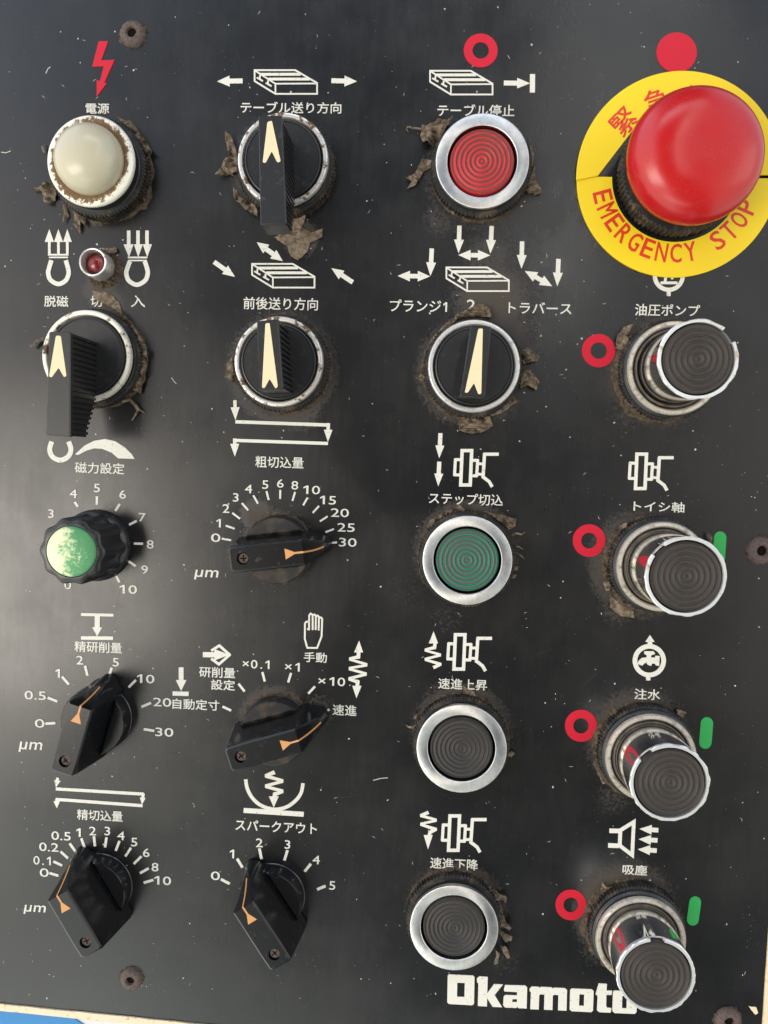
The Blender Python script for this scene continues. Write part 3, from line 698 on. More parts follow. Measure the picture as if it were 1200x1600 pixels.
m.fill(C((1045, 182), (1165, 187), (1180, 200), (1178, 311), (1167, 323), (1045, 318), (1032, 306), (1036, 192)), [C((1092, 215), (1120, 216), (1118, 290), (1090, 288))])
m.done('logo')

# ------------------------------------------------------------------ controls
def knurl(mb, r, z0, z1, teeth=84, depth=0.32):
    seg = teeth * 4
    def rf(rr, a, z):
        if rr < r - 0.9: return rr
        q = (a * teeth / (2 * pi)) % 1.0
        return rr - depth * (1.0 if q >= 0.5 else 0.0)
    mb.lathe([(r - .1, z0), (r, z0 + .3), (r, z1 - .5), (r - .5, z1), (r - 2.2, z1 + .15)], seg, rfun=rf)
    return mb
def crust(parent, r, reach, heavy, k=1.0, sd=0.0, low=0.15, hmax=2.2):
    """lumpy ring of caked dust at the foot of a control, thickest towards the given directions (degrees)"""
    mb = MB(); seg, rad = 220, 9; rows = []
    for j in range(rad + 1):
        q = j / rad; pts = []
        for i in range(seg):
            a = 2 * pi * i / seg
            wgt = low + max([max(0, cos(a - radians(h))) ** p for h, p in heavy] + [0]) * (1 - low)
            wgt *= 0.75 + 0.9 * noise.noise((cos(a) * 3.1, sin(a) * 3.1, sd))
            wgt = max(0.02, wgt) * k
            rr = r - 1.0 + (reach * wgt * (1 + .5 * noise.noise((cos(a) * 9, sin(a) * 9, sd + 4))) + 1.0) * q
            z = hmax * wgt * (1 - q) ** 0.7 * (1 + .8 * noise.noise((cos(a) * 14, sin(a) * 14, q * 4 + sd))) + .28 * noise.noise((cos(a) * 45, sin(a) * 45, q * 9 + sd)) * (1 - q)
            if j == rad: z = -0.05
            pts.append((rr * cos(a), rr * sin(a), max(z, -.05)))
        rows.append(mb.loop(pts))
    for a, b in zip(rows, rows[1:]): mb.bridge(b, a)
    fr = random.Random(int(sd * 10) + 3)
    for _ in range(56):                          # loose fibres caught in the dust
        a = radians(fr.choice(heavy)[0]) + fr.gauss(0, .9); q = Vector(((r - .3) * cos(a), (r - .3) * sin(a))); di = a + fr.uniform(-1.3, 1.3)
        ln = fr.choice([.5, .8, 1.2, 1.9]) * fr.uniform(.7, 1.3) * (1 if hmax > 1 else .6); cv = fr.uniform(-.35, .35); wd = fr.uniform(.05, .14); z = fr.uniform(.3, 1.6) * min(1, hmax / 2); prev = None
        for e in range(7):
            d = Vector((cos(di), sin(di))); nn = Vector((-d.y, d.x)) * wd * (1 - e / 6.5); zz = max(.08, z * (1 - (e / 6) ** 2) + .1)
            cur = mb.loop([(*(q + nn), zz), (q.x, q.y, zz + wd), (*(q - nn), zz), (q.x, q.y, zz - wd * .6)])
            if prev: mb.bridge(prev, cur)
            prev = cur; q = q + d * ln / 6; di += cv
    return mb.build('dust_crust', MT['crust'], parent, smooth=60)
def shred(parent, org, pts, z0=0.3, z1=2.2, sd=0.0, name='gasket_shred'):
    """scrap of torn gasket: an irregular crumpled flake with thickness"""
    W_ = [P(u, v) for u, v in pts]; poly = []
    k = len(W_)
    for i in range(k):                                   # ragged outline
        a, b = W_[i], W_[(i + 1) % k]; nseg = max(2, int((b - a).length / 0.55))
        for q in range(nseg):
            p = a.lerp(b, q / nseg); j = 0.2 if q else 0.0
            poly.append((p.x - org[0] + j * noise.noise((p.x * 1.9, p.y * 1.9, sd)), p.y - org[1] + j * noise.noise((p.x * 1.9, p.y * 1.9, sd + 7))))
    bm = bmesh.new()
    tri = tessellate_polygon([[Vector((x, y, 0)) for x, y in poly]])
    V = [bm.verts.new((x, y, 0)) for x, y in poly]
    for t in tri:
        try: bm.faces.new([V[i] for i in t])
        except ValueError: pass
    for _ in range(3):
        le = [e for e in bm.edges if e.calc_length() > 0.75]
        if not le or len(bm.verts) > 3500: break
        bmesh.ops.subdivide_edges(bm, edges=le, cuts=1)
        bmesh.ops.triangulate(bm, faces=bm.faces)
    for v in bm.verts:
        x, y = v.co.x, v.co.y
        f = .45 + .75 * noise.noise((x * .42, y * .42, sd + 2)) + .40 * noise.noise((x * .95, y * .95, sd)) + .10 * noise.noise((x * 2.5, y * 2.5, sd))
        v.co.z = max(.12, z0 + (z1 - z0) * f)
    bmesh.ops.recalc_face_normals(bm, faces=bm.faces)
    for f in bm.faces:
        if f.normal.z < 0: f.normal_flip()
    r = bmesh.ops.solidify(bm, geom=bm.faces[:], thickness=0.14)
    mb = MB(); bm.verts.index_update(); mb.v = [tuple(v.co) for v in bm.verts]; mb.f = [tuple(v.index for v in f.verts) for f in bm.faces]; bm.free()
    return mb.build(name, MT['shred'], parent, smooth=50)
def strand(parent, org, pts, w=0.35, z=1.0, name='gasket_shred'):
    mb = MB(); V = [P(u, v) - Vector((org[0], org[1], 0)) for u, v in pts]; rows = []
    fine = []
    for i in range(len(V) - 1):
        for q in range(5): fine.append(V[i].lerp(V[i + 1], q / 5))
    fine.append(V[-1]); K_ = len(fine)
    for i, p in enumerate(fine):
        d = (fine[min(i + 1, K_ - 1)] - fine[max(i - 1, 0)]).normalized(); q = Vector((-d.y, d.x, 0))
        r = w * (1 - .75 * (i / (K_ - 1)) ** 2) * (1 + .4 * noise.noise((i * .6, w, 3)))
        zz = .3 + z * sin(pi * min(1, (i + 1.5) / K_)) + .1
        rows.append(mb.loop([tuple(p + q * r * cos(a) + Vector((0, 0, zz + .55 * r * sin(a)))) for a in [2 * pi * e / 8 for e in range(8)]]))
    for a, b in zip(rows, rows[1:]): mb.bridge(a, b)
    mb.f.append(tuple(rows[0])[::-1]); mb.f.append(tuple(rows[-1]))
    return mb.build(name, MT['shred'], parent, smooth=70)

def base_nut(t, r=14.2, z1=5.2): 
    return knurl(MB(), r, 0, z1).build('knurled_nut', MT['nut'], t, smooth=30)

# --- push buttons
def push_button(label, u, v, rpx, cpx, capm, heavy, sd, cap_z=9.2):
    H = 7.2; cap_z = 6.9; p = P(u, v, H); R = rpx * MM(H, u, v); rc = cpx * MM(H, u, v); t = thing('push_button', label, 'push button', p.x, p.y, 'push buttons with turned metal rings')
    base_nut(t, R + 1.3, 3.9)
    MB().lathe([(R - .1, 3.8), (R - .3, 4.1), (R - .3, 5.9)], 96).build('collar', MT['black'], t)
    MB().lathe([(R - .9, 5.7), (R - .15, 5.7), (R, 5.9), (R, 6.85), (R - .12, 7.08), (R - .4, 7.2), (rc + 1.0, 7.02), (rc + .78, 6.85), (rc + .72, 6.4), (rc + .7, 2.0)], 128).build('bezel', MT['alu'], t, smooth=30)
    MB().lathe([(rc + .8, 3.0), (0.0, 2.9)], 48).build('well', MT['hole'], t, smooth=0)
    pitch = rc / 7.15; prof = [(rc, 3.2), (rc, cap_z - .6), (rc - .25, cap_z - .15)]
    k = 84
    for i in range(k + 1):
        r = (rc - .45) * (1 - i / k); prof.append((r, cap_z + .24 * cos(2 * pi * r / pitch) + .12 * (1 - (r / rc) ** 2)))
    MB().lathe(prof, 96).build('button_cap', capm, t, smooth=50)
    crust(t, R + 1.15, .8, heavy, 1.0, sd)
    return t, (p.x, p.y)
C, k = K(580, 30, 3.75)
for nm, pitch_src, cpx in (('red_cap', (.55, .035, .04), 51),): pass
t, o = push_button('red ribbed push button in a bright metal ring under the red ring mark', 753.6, 251.3, 74.2, 51, MT['red_cap'], [(260, 2)], 1)
shred(t, o, C((475, 598), (400, 608), (330, 632), (300, 650), (288, 700), (310, 740), (350, 755), (395, 735), (440, 660)), .8, 4.5, 1)
shred(t, o, C((365, 850), (345, 835), (300, 832), (270, 895), (205, 942), (238, 962), (208, 1002), (262, 978), (312, 895), (350, 880)), .5, 2.5, 2)
shred(t, o, C((920, 700), (942, 760), (962, 960), (996, 1025), (900, 1022), (925, 960), (935, 850)), .5, 3, 3)
strand(t, o, C((330, 648), (290, 652), (240, 648), (215, 640), (207, 655), (222, 668)), .28, 1.0)
strand(t, o, C((470, 1100), (480, 1140), (490, 1150)), .5, .5)
C, k = K(600, 660, 4.286)
t, o = push_button('green ribbed push button in a bright metal ring', 730.3, 875.8, 70.2, 49, MT['green_cap'], [(95, 1.2), (190, 3)], 2)
shred(t, o, C((500, 548), (542, 592), (500, 612), (430, 603), (352, 655), (340, 702), (288, 698), (308, 652), (420, 588), (478, 578)), .6, 3.2, 4)
shred(t, o, C((660, 592), (740, 608), (800, 622), (882, 642), (876, 692), (830, 712), (790, 668), (720, 625)), .6, 3.5, 5)
strand(t, o, C((850, 760), (880, 740), (920, 748), (946, 732)), .4); strand(t, o, C((870, 830), (900, 830), (930, 850)), .25); strand(t, o, C((880, 870), (910, 885), (940, 915)), .25)
shred(t, o, C((868, 960), (900, 965), (892, 990), (868, 985)), .3, 1, 8); shred(t, o, C((860, 1020), (888, 1018), (875, 1040), (858, 1042)), .3, 1, 9)
C, k = K(600, 960, 4.286)
t, o = push_button('black ribbed push button below the wheel symbol with an upward zigzag arrow', 721.2, 1170.3, 70, 48.3, MT['black_cap'], [(95, 1.0), (20, 5)], 3)
shred(t, o, C((528, 468), (562, 500), (602, 512), (622, 552), (560, 548), (530, 530)), .2, 1.2, 6)
strand(t, o, C((240, 725), (200, 745), (165, 745), (145, 735)), .45); shred(t, o, C((820, 930), (850, 905), (872, 925), (850, 950)), .4, 2, 7)
strand(t, o, C((205, 690), (220, 665), (240, 660)), .4)
C, k = K(580, 1240, 4)
t, o = push_button('black ribbed push button below the wheel symbol with a downward zigzag arrow', 709.4, 1450.6, 68, 47.3, MT['black_cap'], [(100, 0.9), (10, 4)], 4)
shred(t, o, C((675, 556), (760, 588), (842, 628), (836, 662), (760, 632)), .6, 3, 10); shred(t, o, C((775, 670), (815, 720), (835, 775), (872, 808), (862, 842), (800, 805)), .6, 3, 11)
shred(t, o, C((795, 850), (880, 878), (868, 895), (832, 902)), .5, 2.4, 12); shred(t, o, C((805, 925), (840, 935), (864, 1000), (842, 1004), (815, 960)), .5, 2.4, 13); shred(t, o, C((775, 960), (800, 980), (792, 1050), (765, 1052), (780, 1010)), .5, 2, 14)

# --- pull switches
def pull_switch(label, u, v, rpx, hu, hv, hr, H2, heavy, sd, notch, chips, dusty=0.0):
    H = 8.6; p = P(u, v, H); R = rpx * MM(H, u, v); q = P(hu, hv, H2); R2 = hr * MM(H2, hu, hv)
    t = thing('pull_switch', label, 'pull switch', p.x, p.y, 'pull switches with ribbed black heads')
    dx, dy = q.x - p.x, q.y - p.y
    base_nut(t, R + 1.3, 4.6)
    MB().lathe([(R + .5, 4.6), (R + .5, 5.6), (R + .1, 6.0), (R - .2, 6.2), (R - .25, 7.4)], 96).build('collar', MT['black'], t)
    MB().lathe([(R - .3, 7.2), (R, 7.3), (R, 8.2), (R - .3, 8.6), (R - 1.1, 8.65), (R - 1.5, 8.3), (R - 1.6, 7.8), (R - 1.65, 6.3)], 128).build('bezel', MT['dull_steel'], t, smooth=40)
    MB().lathe([(R - 1.55, 6.3), (R - 2.0, 6.3), (R - 2.05, 8.0), (R - 2.25, 8.3), (R - 2.6, 8.35), (R - 2.8, 8.0), (R - 3.0, 6.6), (R - 5, 6.4)], 96).build('dust_seal', MT['seal'], t, smooth=40)
    # chrome sleeve leaning with the shaft, its rim chipped and notched
    mb = MB(); seg = 160; rb = R2 + .2
    ctr = lambda z: (dx * (z - 6) / (H2 - 6), dy * (z - 6) / (H2 - 6))
    rows = []
    def ringat(r, z, jag=0.0, nz=0.0):
        c = ctr(z); pts = []
        for i in range(seg):
            a = 2 * pi * i / seg; j = jag * (.75 * noise.noise((cos(a) * 4, sin(a) * 4, sd)) + .35 * noise.noise((cos(a) * 9, sin(a) * 9, sd)))
            if jag: j = max(-.16, min(.3, j))
            dn = abs((a - radians(notch) + pi) % (2 * pi) - pi); zz = z
            if dn < .19 and nz: zz = H2 - 2.4; r_ = rb - .75
            else: r_ = r
            pts.append((c[0] + (r_ + (j if r_ == r else 0)) * cos(a), c[1] + (r_ + (j if r_ == r else 0)) * sin(a), zz))
        return mb.loop(pts)
    sl = [ringat(rb - .5, 6.3), ringat(rb - .45, H2 - 1.6)]
    mb.bridge(*sl); mb.build('sleeve', MT['mirror'], t, smooth=40)
    mb = MB()
    rr = [ringat(rb - .5, H2 - 1.7), ringat(R2 - .1, H2 - 1.2, chips, 1.0), ringat(R2, H2 - .3, chips, 1.0), ringat(R2 - .25, H2, chips * .8, 1.2), ringat(R2 - .9, H2 - .05, 0, 1.2), ringat(R2 - 1.05, H2 - 2.2)]
    for a, b in zip(rr, rr[1:]): mb.bridge(a, b)
    mb.build('rim', MT['rim'], t, smooth=45)
    rc = R2 - 1.28; pitch = 1.5; c = ctr(H2); prof = [(rc, H2 - 2.5), (rc, H2 - .65), (rc - .2, H2 - .3)]; kk = 84
    for i in range(kk + 1):
        r = (rc - .35) * (1 - i / kk); prof.append((r, H2 - .32 + .27 * cos(2 * pi * r / pitch)))
    cap = MB().lathe([(r, z) for r, z in prof], 96, c=c)
    cap.build('button_cap', MT['pull_cap'], t, smooth=50, origin=(c[0], c[1], 0))
    crust(t, R + 1.1, 1.9, heavy, 1.0, sd, low=.1, hmax=3.6)
    return t, (p.x, p.y)
C, k = K(880, 420, 3.75)
t, o = pull_switch('pull switch beside a red ring, right below the yellow emergency stop plate', 1055, 575, 74, 1091, 561, 63.5, 28.0, [(170, 1.2), (225, 1.5)], 21, 40, .35)
shred(t, o, C((395, 330), (350, 345), (310, 395), (300, 470), (345, 490), (375, 440), (380, 380)), .5, 3.2, 20)
C, k = K(870, 690, 3.636)
t, o = pull_switch('pull switch beside the rusty edge screw, between a red ring and a green bar', 1036, 886, 71, 1072, 901, 63.5, 28.0, [(175, 1.0), (235, 1.5)], 22, 137, .35)
shred(t, o, C((390, 455), (350, 480), (345, 530), (300, 590), (290, 620), (340, 600), (375, 540)), .5, 3, 21); shred(t, o, C((262, 770), (255, 800), (275, 845), (300, 845), (300, 800)), .4, 2.6, 22)
shred(t, o, C((300, 870), (300, 940), (360, 990), (440, 1000), (430, 960), (360, 920)), .2, 1.3, 23); shred(t, o, C((840, 510), (865, 530), (872, 580), (850, 560)), .5, 2.5, 24)
C, k = K(860, 980, 3.53)
t, o = pull_switch('pull switch under the tap symbol, its short green bar fully visible', 1018, 1186, 70, 1047, 1223.6, 61.5, 26.0, [(165, 1.5), (225, 2)], 23, 133, .35)
shred(t, o, C((690, 445), (745, 465), (725, 490), (690, 470)), .4, 2, 25); shred(t, o, C((262, 760), (258, 800), (285, 860), (310, 850), (290, 800)), .3, 2, 26)
C, k = K(840, 1250, 3.333)
t, o = pull_switch('lowest pull switch, its head overlapping the end of the maker logo', 1002, 1471, 68.7, 1025, 1525, 60.2, 24.5, [(165, 1.3), (215, 1.0)], 24, 90, .42)
shred(t, o, C((335, 420), (355, 440), (400, 440), (350, 470), (318, 480)), .4, 2, 27)

# --- selectors
def selector_base(t, R, ringm, H=8.5):
    base_nut(t, R + 1.3, 4.6)
    MB().lathe([(R + .1, 4.5), (R - .25, 4.9), (R - .25, H - 1.5)], 96).build('collar', MT['black'], t)
    MB().lathe([(R - .4, H - 1.7), (R, H - 1.5), (R, H - .5), (R - .25, H - .1), (R - .6, H), (R - 1.3, H - .12), (R - 1.65, H - .6), (R - 1.75, 4.4)], 128).build('bezel', ringm, t, smooth=40)
    MB().lathe([(R - 1.95, 4.3), (R - 1.95, H - .4), (R - 2.15, H - .05), (R - 2.5, H + .05), (R - 2.75, H - .2), (0, H - .25)], 96).build('rotor_disc', MT['lever_black'], t, smooth=35)
def lever(t, org, corners, zt, zb, arrow_pts, arrow_z=None, foot=0.0, end_drop=0.0):
    """ribbed lever: smooth top slab on a serrated core; corners are tl, tr, br, bl of its top face"""
    c = [P(u, v, zt) - Vector((org[0], org[1], 0)) for u, v in corners]
    tl, tr, br, bl = [(p.x, p.y) for p in c]
    loop = [bl, br, tr, tl]
    ar = sum(loop[i][0] * loop[(i + 1) % 4][1] - loop[(i + 1) % 4][0] * loop[i][1] for i in range(4))
    if ar < 0: loop = loop[::-1]
    def rounded(l, d, k=4):
        r = []
        for i in range(len(l)):
            p0, p1, p2 = Vector(l[i - 1]), Vector(l[i]), Vector(l[(i + 1) % len(l)])
            a = p1 + (p0 - p1).normalized() * d; b = p1 + (p2 - p1).normalized() * d
            for q in range(k + 1):
                s_ = q / k; r.append(tuple(a * (1 - s_) ** 2 + p1 * 2 * s_ * (1 - s_) + b * s_ ** 2))
        return r
    rl = rounded(loop, .45)
    mb = MB(); mb.prism([rl], zt - 1.6, zt, .28)
    bl_ = mb.loop([(x, y, zt - 1.6) for x, y in rl]); mb.cap([bl_], flip=True)
    # serrated core, widening a little towards the foot
    core = inset(loop, .25); rows = []
    pts = []
    for i in range(4):
        a, b = Vector(core[i]), Vector(core[(i + 1) % 4]); ln = (b - a).length; d = (b - a).normalized(); nn = Vector((d.y, -d.x))
        if ln > 12:
            kk = int(ln / 1.45)
            for q in range(kk):
                for f, off in ((.08, -.42), (.42, -.42), (.5, .12), (1.0, .12)):
                    pts.append(a + d * ln * (q + f) / kk + nn * off)
        else:
            pts.append(a); 
            for q in range(1, 4): pts.append(a.lerp(b, q / 4))
            pts.append(b)
    cen = sum((Vector(p) for p in loop), Vector((0, 0))) / 4
    ax = (Vector(tl) + Vector(tr) - Vector(bl) - Vector(br)).normalized(); pq = Vector((-ax.y, ax.x))
    def sp(p, z):
        k_ = 1 + .16 * foot * (zt - z) / (zt - zb)
        d = p - cen; return cen + ax * d.dot(ax) + pq * d.dot(pq) * k_
    def low_z(p):                       # the overhanging end is undercut
        s_ = (p - cen).dot(ax)
        half = (Vector(tl) - Vector(bl)).length / 2
        return zb + end_drop * max(0.0, min(1.0, (-s_ / half) * 1.6 - .35))
    top_ = mb.loop([(p.x, p.y, zt - 1.5) for p in pts]); 
    lows = []
    for p in pts:
        z = low_z(p); q = sp(p, z); lows.append((q.x, q.y, z))
    low_ = mb.loop(lows); mb.bridge(low_, top_); mb.cap([low_], flip=True)
    g = mb.build('lever', MT['lever_black'], t, smooth=30)
    # ivory pointer let into the top face
    ap = [P(u, v, zt) - Vector((org[0], org[1], 0)) for u, v in arrow_pts]
    ap = rounded([(p.x, p.y) for p in ap], .35, 3)
    MB().prism([ap], zt - .2, zt + .06).build('pointer', MT['arrow'], g, smooth=0)
def selector(label, u, v, rpx, ringm, heavy, sd, corners, zt, arrow_pts, foot=.5, end_drop=0.0, reach=1.1):
    H = 8.5; p = P(u, v, H); R = rpx * MM(H, u, v); t = thing('selector_switch', label, 'selector switch', p.x, p.y, 'rotary selector switches')
    selector_base(t, R, ringm); lever(t, (p.x, p.y), corners, zt, 8.3, arrow_pts, foot=foot, end_drop=end_drop); crust(t, R + 1.1, reach, heavy, 1.0, sd)
    return t, (p.x, p.y)
C, k = K(300, 60, 3.75)
t, o = selector('long black lever selector with brown gasket scraps, under the table symbol between two arrows', 441.5, 248.5, 72.3, MT['rusty_chrome'], [(200, 2)], 31,
    C((388, 452), (526, 450), (553, 1085), (400, 1092)), 25.0, C((442, 490), (468, 482), (520, 722), (500, 728), (467, 662), (432, 730), (414, 728)), .35, 6.5)
shred(t, o, C((208, 570), (236, 582), (265, 655), (272, 720), (275, 795), (192, 812), (142, 812), (180, 770), (225, 700), (205, 605)), .6, 3.5, 31)
shred(t, o, C((248, 880), (292, 945), (390, 990), (396, 1060), (312, 1005), (258, 950)), .5, 3, 32)
shred(t, o, C((595, 1030), (672, 1042), (642, 1108), (702, 1140), (768, 1118), (764, 1168), (692, 1202), (680, 1252), (622, 1302), (580, 1280), (562, 1222), (482, 1168), (588, 1122)), .15, 1.3, 33)
C, k = K(0, 340, 3.75)
t, o = selector('long black lever selector with a worn pointer, covering a third magnet symbol', 134.5, 556, 71, MT['worn_white'], [(20, 1.2), (-40, 3)], 32,
    C((286, 668), (411, 668), (412, 1285), (268, 1275)), 25.0, C((328, 692), (356, 692), (390, 928), (376, 936), (344, 880), (302, 938), (288, 930)), .3, 5.5)
shred(t, o, C((688, 525), (742, 580), (802, 650), (850, 722), (882, 802), (862, 930), (832, 1032), (776, 1000), (846, 905), (838, 800), (780, 690), (700, 585)), .6, 3.5, 34)
strand(t, o, C((720, 1075), (770, 1070), (805, 1100), (820, 1130), (800, 1160), (775, 1190)), .5, 1.4); strand(t, o, C((800, 1095), (830, 1130), (860, 1150)), .25)
shred(t, o, C((275, 706), (225, 722), (190, 758), (205, 770), (232, 740), (275, 728)), .8, 3, 35); shred(t, o, C((540, 430), (640, 440), (700, 500), (720, 560), (640, 520), (560, 480)), .05, .7, 36)
C, k = K(300, 360, 3.75)
t, o = selector('short upright selector in a rust-speckled ring, above the stepped path symbol', 435, 565, 70.3, MT['rusty_chrome'], [(-50, .9), (60, 2)], 33,
    C((380, 532), (505, 518), (533, 930), (388, 936)), 24.0, C((430, 545), (455, 542), (503, 915), (490, 928), (455, 870), (425, 925), (410, 922)), .5, 0)
shred(t, o, C((240, 748), (215, 775), (205, 865), (240, 885), (262, 900), (250, 820)), .6, 3, 37)
C, k = K(580, 340, 3.75)
t, o = selector('short tilted selector with curled brown gasket scraps around its bright ring', 740.6, 572, 72.6, MT['worn_chrome'], [(170, 1), (270, 2)], 34,
    C((583, 630), (704, 640), (668, 1052), (520, 1046)), 21.0, C((628, 650), (654, 650), (645, 1032), (628, 1036), (602, 970), (566, 1026), (548, 1026)), .4, 0)
shred(t, o, C((480, 605), (500, 575), (560, 545), (590, 530), (655, 513), (690, 535), (698, 595), (620, 582), (540, 592)), .6, 4.0, 38)
shred(t, o, C((520, 580), (440, 620), (350, 720), (300, 830), (312, 905), (262, 938), (295, 968), (330, 935), (345, 800), (400, 700), (480, 625)), .6, 3.4, 39)
shred(t, o, C((872, 790), (912, 768), (985, 820), (962, 846), (888, 862)), .6, 3.5, 40); shred(t, o, C((880, 905), (930, 898), (984, 968), (962, 1014), (912, 985), (868, 1005)), .6, 3.5, 41)
shred(t, o, C((510, 1168), (590, 1182), (690, 1165), (708, 1222), (660, 1252), (588, 1268), (515, 1250)), .5, 4, 42); shred(t, o, C((830, 1040), (845, 1085), (760, 1150), (690, 1170), (700, 1150), (780, 1100)), .5, 2.5, 43)

# --- round lamps
def pilot():
    H = 10.5; p = P(140.4, 250.4, H); R = 70 * MM(H, 140, 250); t = thing('pilot_lamp', 'cream domed pilot lamp in a rust-stained white ring under the lightning symbol', 'pilot lamp', p.x, p.y)
    knurl(MB(), R + 1.6, 0, 5.6).build('knurled_nut', MT['nut'], t, smooth=30)
    MB().lathe([(R + .2, 5.5), (R - .2, 5.9), (R - .2, 9.0)], 96).build('collar', MT['black'], t)
    MB().lathe([(R - .5, 8.8), (R - .1, 8.8), (R, 9.1), (R, 9.8), (R - .4, 10.4), (R - 1.0, 10.6), (R - 3.6, 10.2), (R - 3.7, 8)], 128).build('bezel', MT['lamp_bezel'], t, smooth=40)
    rd = 55 * MM(14, 135, 247); prof = [(rd + .75, 10.3), (rd + .72, 10.8), (rd + .35, 11.0), (rd + .1, 10.9)]
    MB().lathe([(R - 3.2, 9.9), (R - 3.4, 10.25), (rd - .1, 10.35)], 96).build('dirt_ring', MT['lamp_bezel'], t)
    prof = [(rd - .1, 9.5), (rd, 10.9)] + [(rd * cos(a) ** .8, 10.9 + 6.6 * sin(a)) for a in [pi / 2 * i / 18 for i in range(1, 18)]] + [(0, 17.5)]
    MB().lathe(prof, 96).build('lens', MT['cream_lens'], t, smooth=60)
    crust(t, R + 1.2, 1.8, [(215, 1.5), (-20, 3)], 1.0, 41); C, k = K(0, 0, 3.75); o = (p.x, p.y)
    shred(t, o, C((690, 692), (792, 735), (850, 818), (908, 905), (882, 932), (872, 1050), (832, 1112), (765, 1068), (830, 1052), (852, 960), (848, 882), (790, 785)), .8, 3.8, 51)
    shred(t, o, C((345, 1075), (265, 1083), (240, 1105), (195, 1118), (262, 1132), (270, 1192), (312, 1202), (345, 1150)), .5, 3, 52)
    shred(t, o, C((375, 1185), (412, 1270), (375, 1312), (386, 1262)), .4, 2, 53); shred(t, o, C((445, 1230), (440, 1320), (476, 1372), (482, 1300), (512, 1332), (516, 1262)), .4, 2.4, 54)
    strand(t, o, C((270, 900), (262, 870), (272, 850)), .4)
pilot()
def led():
    H = 7.0; p = P(144.4, 409.2, H); R = 21.8 * MM(H, 144, 409); t = thing('indicator_lamp', 'small dark red indicator lamp in a thin metal tube between two magnet symbols', 'indicator lamp', p.x, p.y)
    MB().lathe([(R + .05, 0), (R + .05, 6.4), (R, 6.8), (R - .22, 7.0), (R - .5, 6.9), (R - .6, 6.4), (R - .75, 2.0), (0, 2.0)], 72).build('tube', MT['worn_chrome'], t, smooth=40)
    rl = R - 1.25; MB().lathe([(R - .8, 2.1), (R - .8, 3.4), (rl + .2, 3.8)] + [(rl * cos(a), 3.8 + 2.0 * sin(a)) for a in [pi / 2 * i / 10 for i in range(10)]] + [(0, 5.8)], 64).build('lens', MT['led'], t, smooth=60)
    crust(t, R + 1.0, 1.6, [(-60, 1.0), (40, 3)], 1.0, 42, hmax=1.4); C, k = K(0, 340, 3.75); o = (p.x, p.y)
    shred(t, o, C((600, 182), (682, 180), (692, 205), (640, 222), (615, 205)), .3, 2, 55); shred(t, o, C((560, 330), (620, 320), (625, 370), (600, 385), (570, 370)), .2, 1.2, 56)
led()

# --- green topped dial
def pot():
    H = 17.0; p = P(113.5, 860.5, H); b = P(146, 854, 1.5); t = thing('potentiometer_dial', 'fluted black dial with a shiny green metal top', 'dial', (p.x + b.x) / 2, (p.y + b.y) / 2)
    R = 54 * MM(H, 113, 860)
    def flute(r, a, z):
        if z < 2.6 or r > R + .05: return r
        q = (a * 10 / (2 * pi)) % 1.0; d = sin(pi * q) ** 2
        return r - .75 * d * max(0.0, min(1.0, (r - (R - 2.4)) / 1.9))
    MB().lathe([(R + .9, .1), (R + 1.0, .9), (R + .8, 1.9), (R + .3, 2.5), (R + .1, 2.7), (R, 3.2), (R - .15, 15.9), (R - .55, 16.7), (R - 1.1, 17.0), (R - 2.5, 17.05), (R - 2.7, 16.6), (0, 16.5)], 160, rfun=flute).build('knob_body', MT['black'], t, smooth=40)
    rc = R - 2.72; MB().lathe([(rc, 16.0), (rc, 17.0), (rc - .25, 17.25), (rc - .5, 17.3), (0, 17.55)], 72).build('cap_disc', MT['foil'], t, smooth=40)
pot()

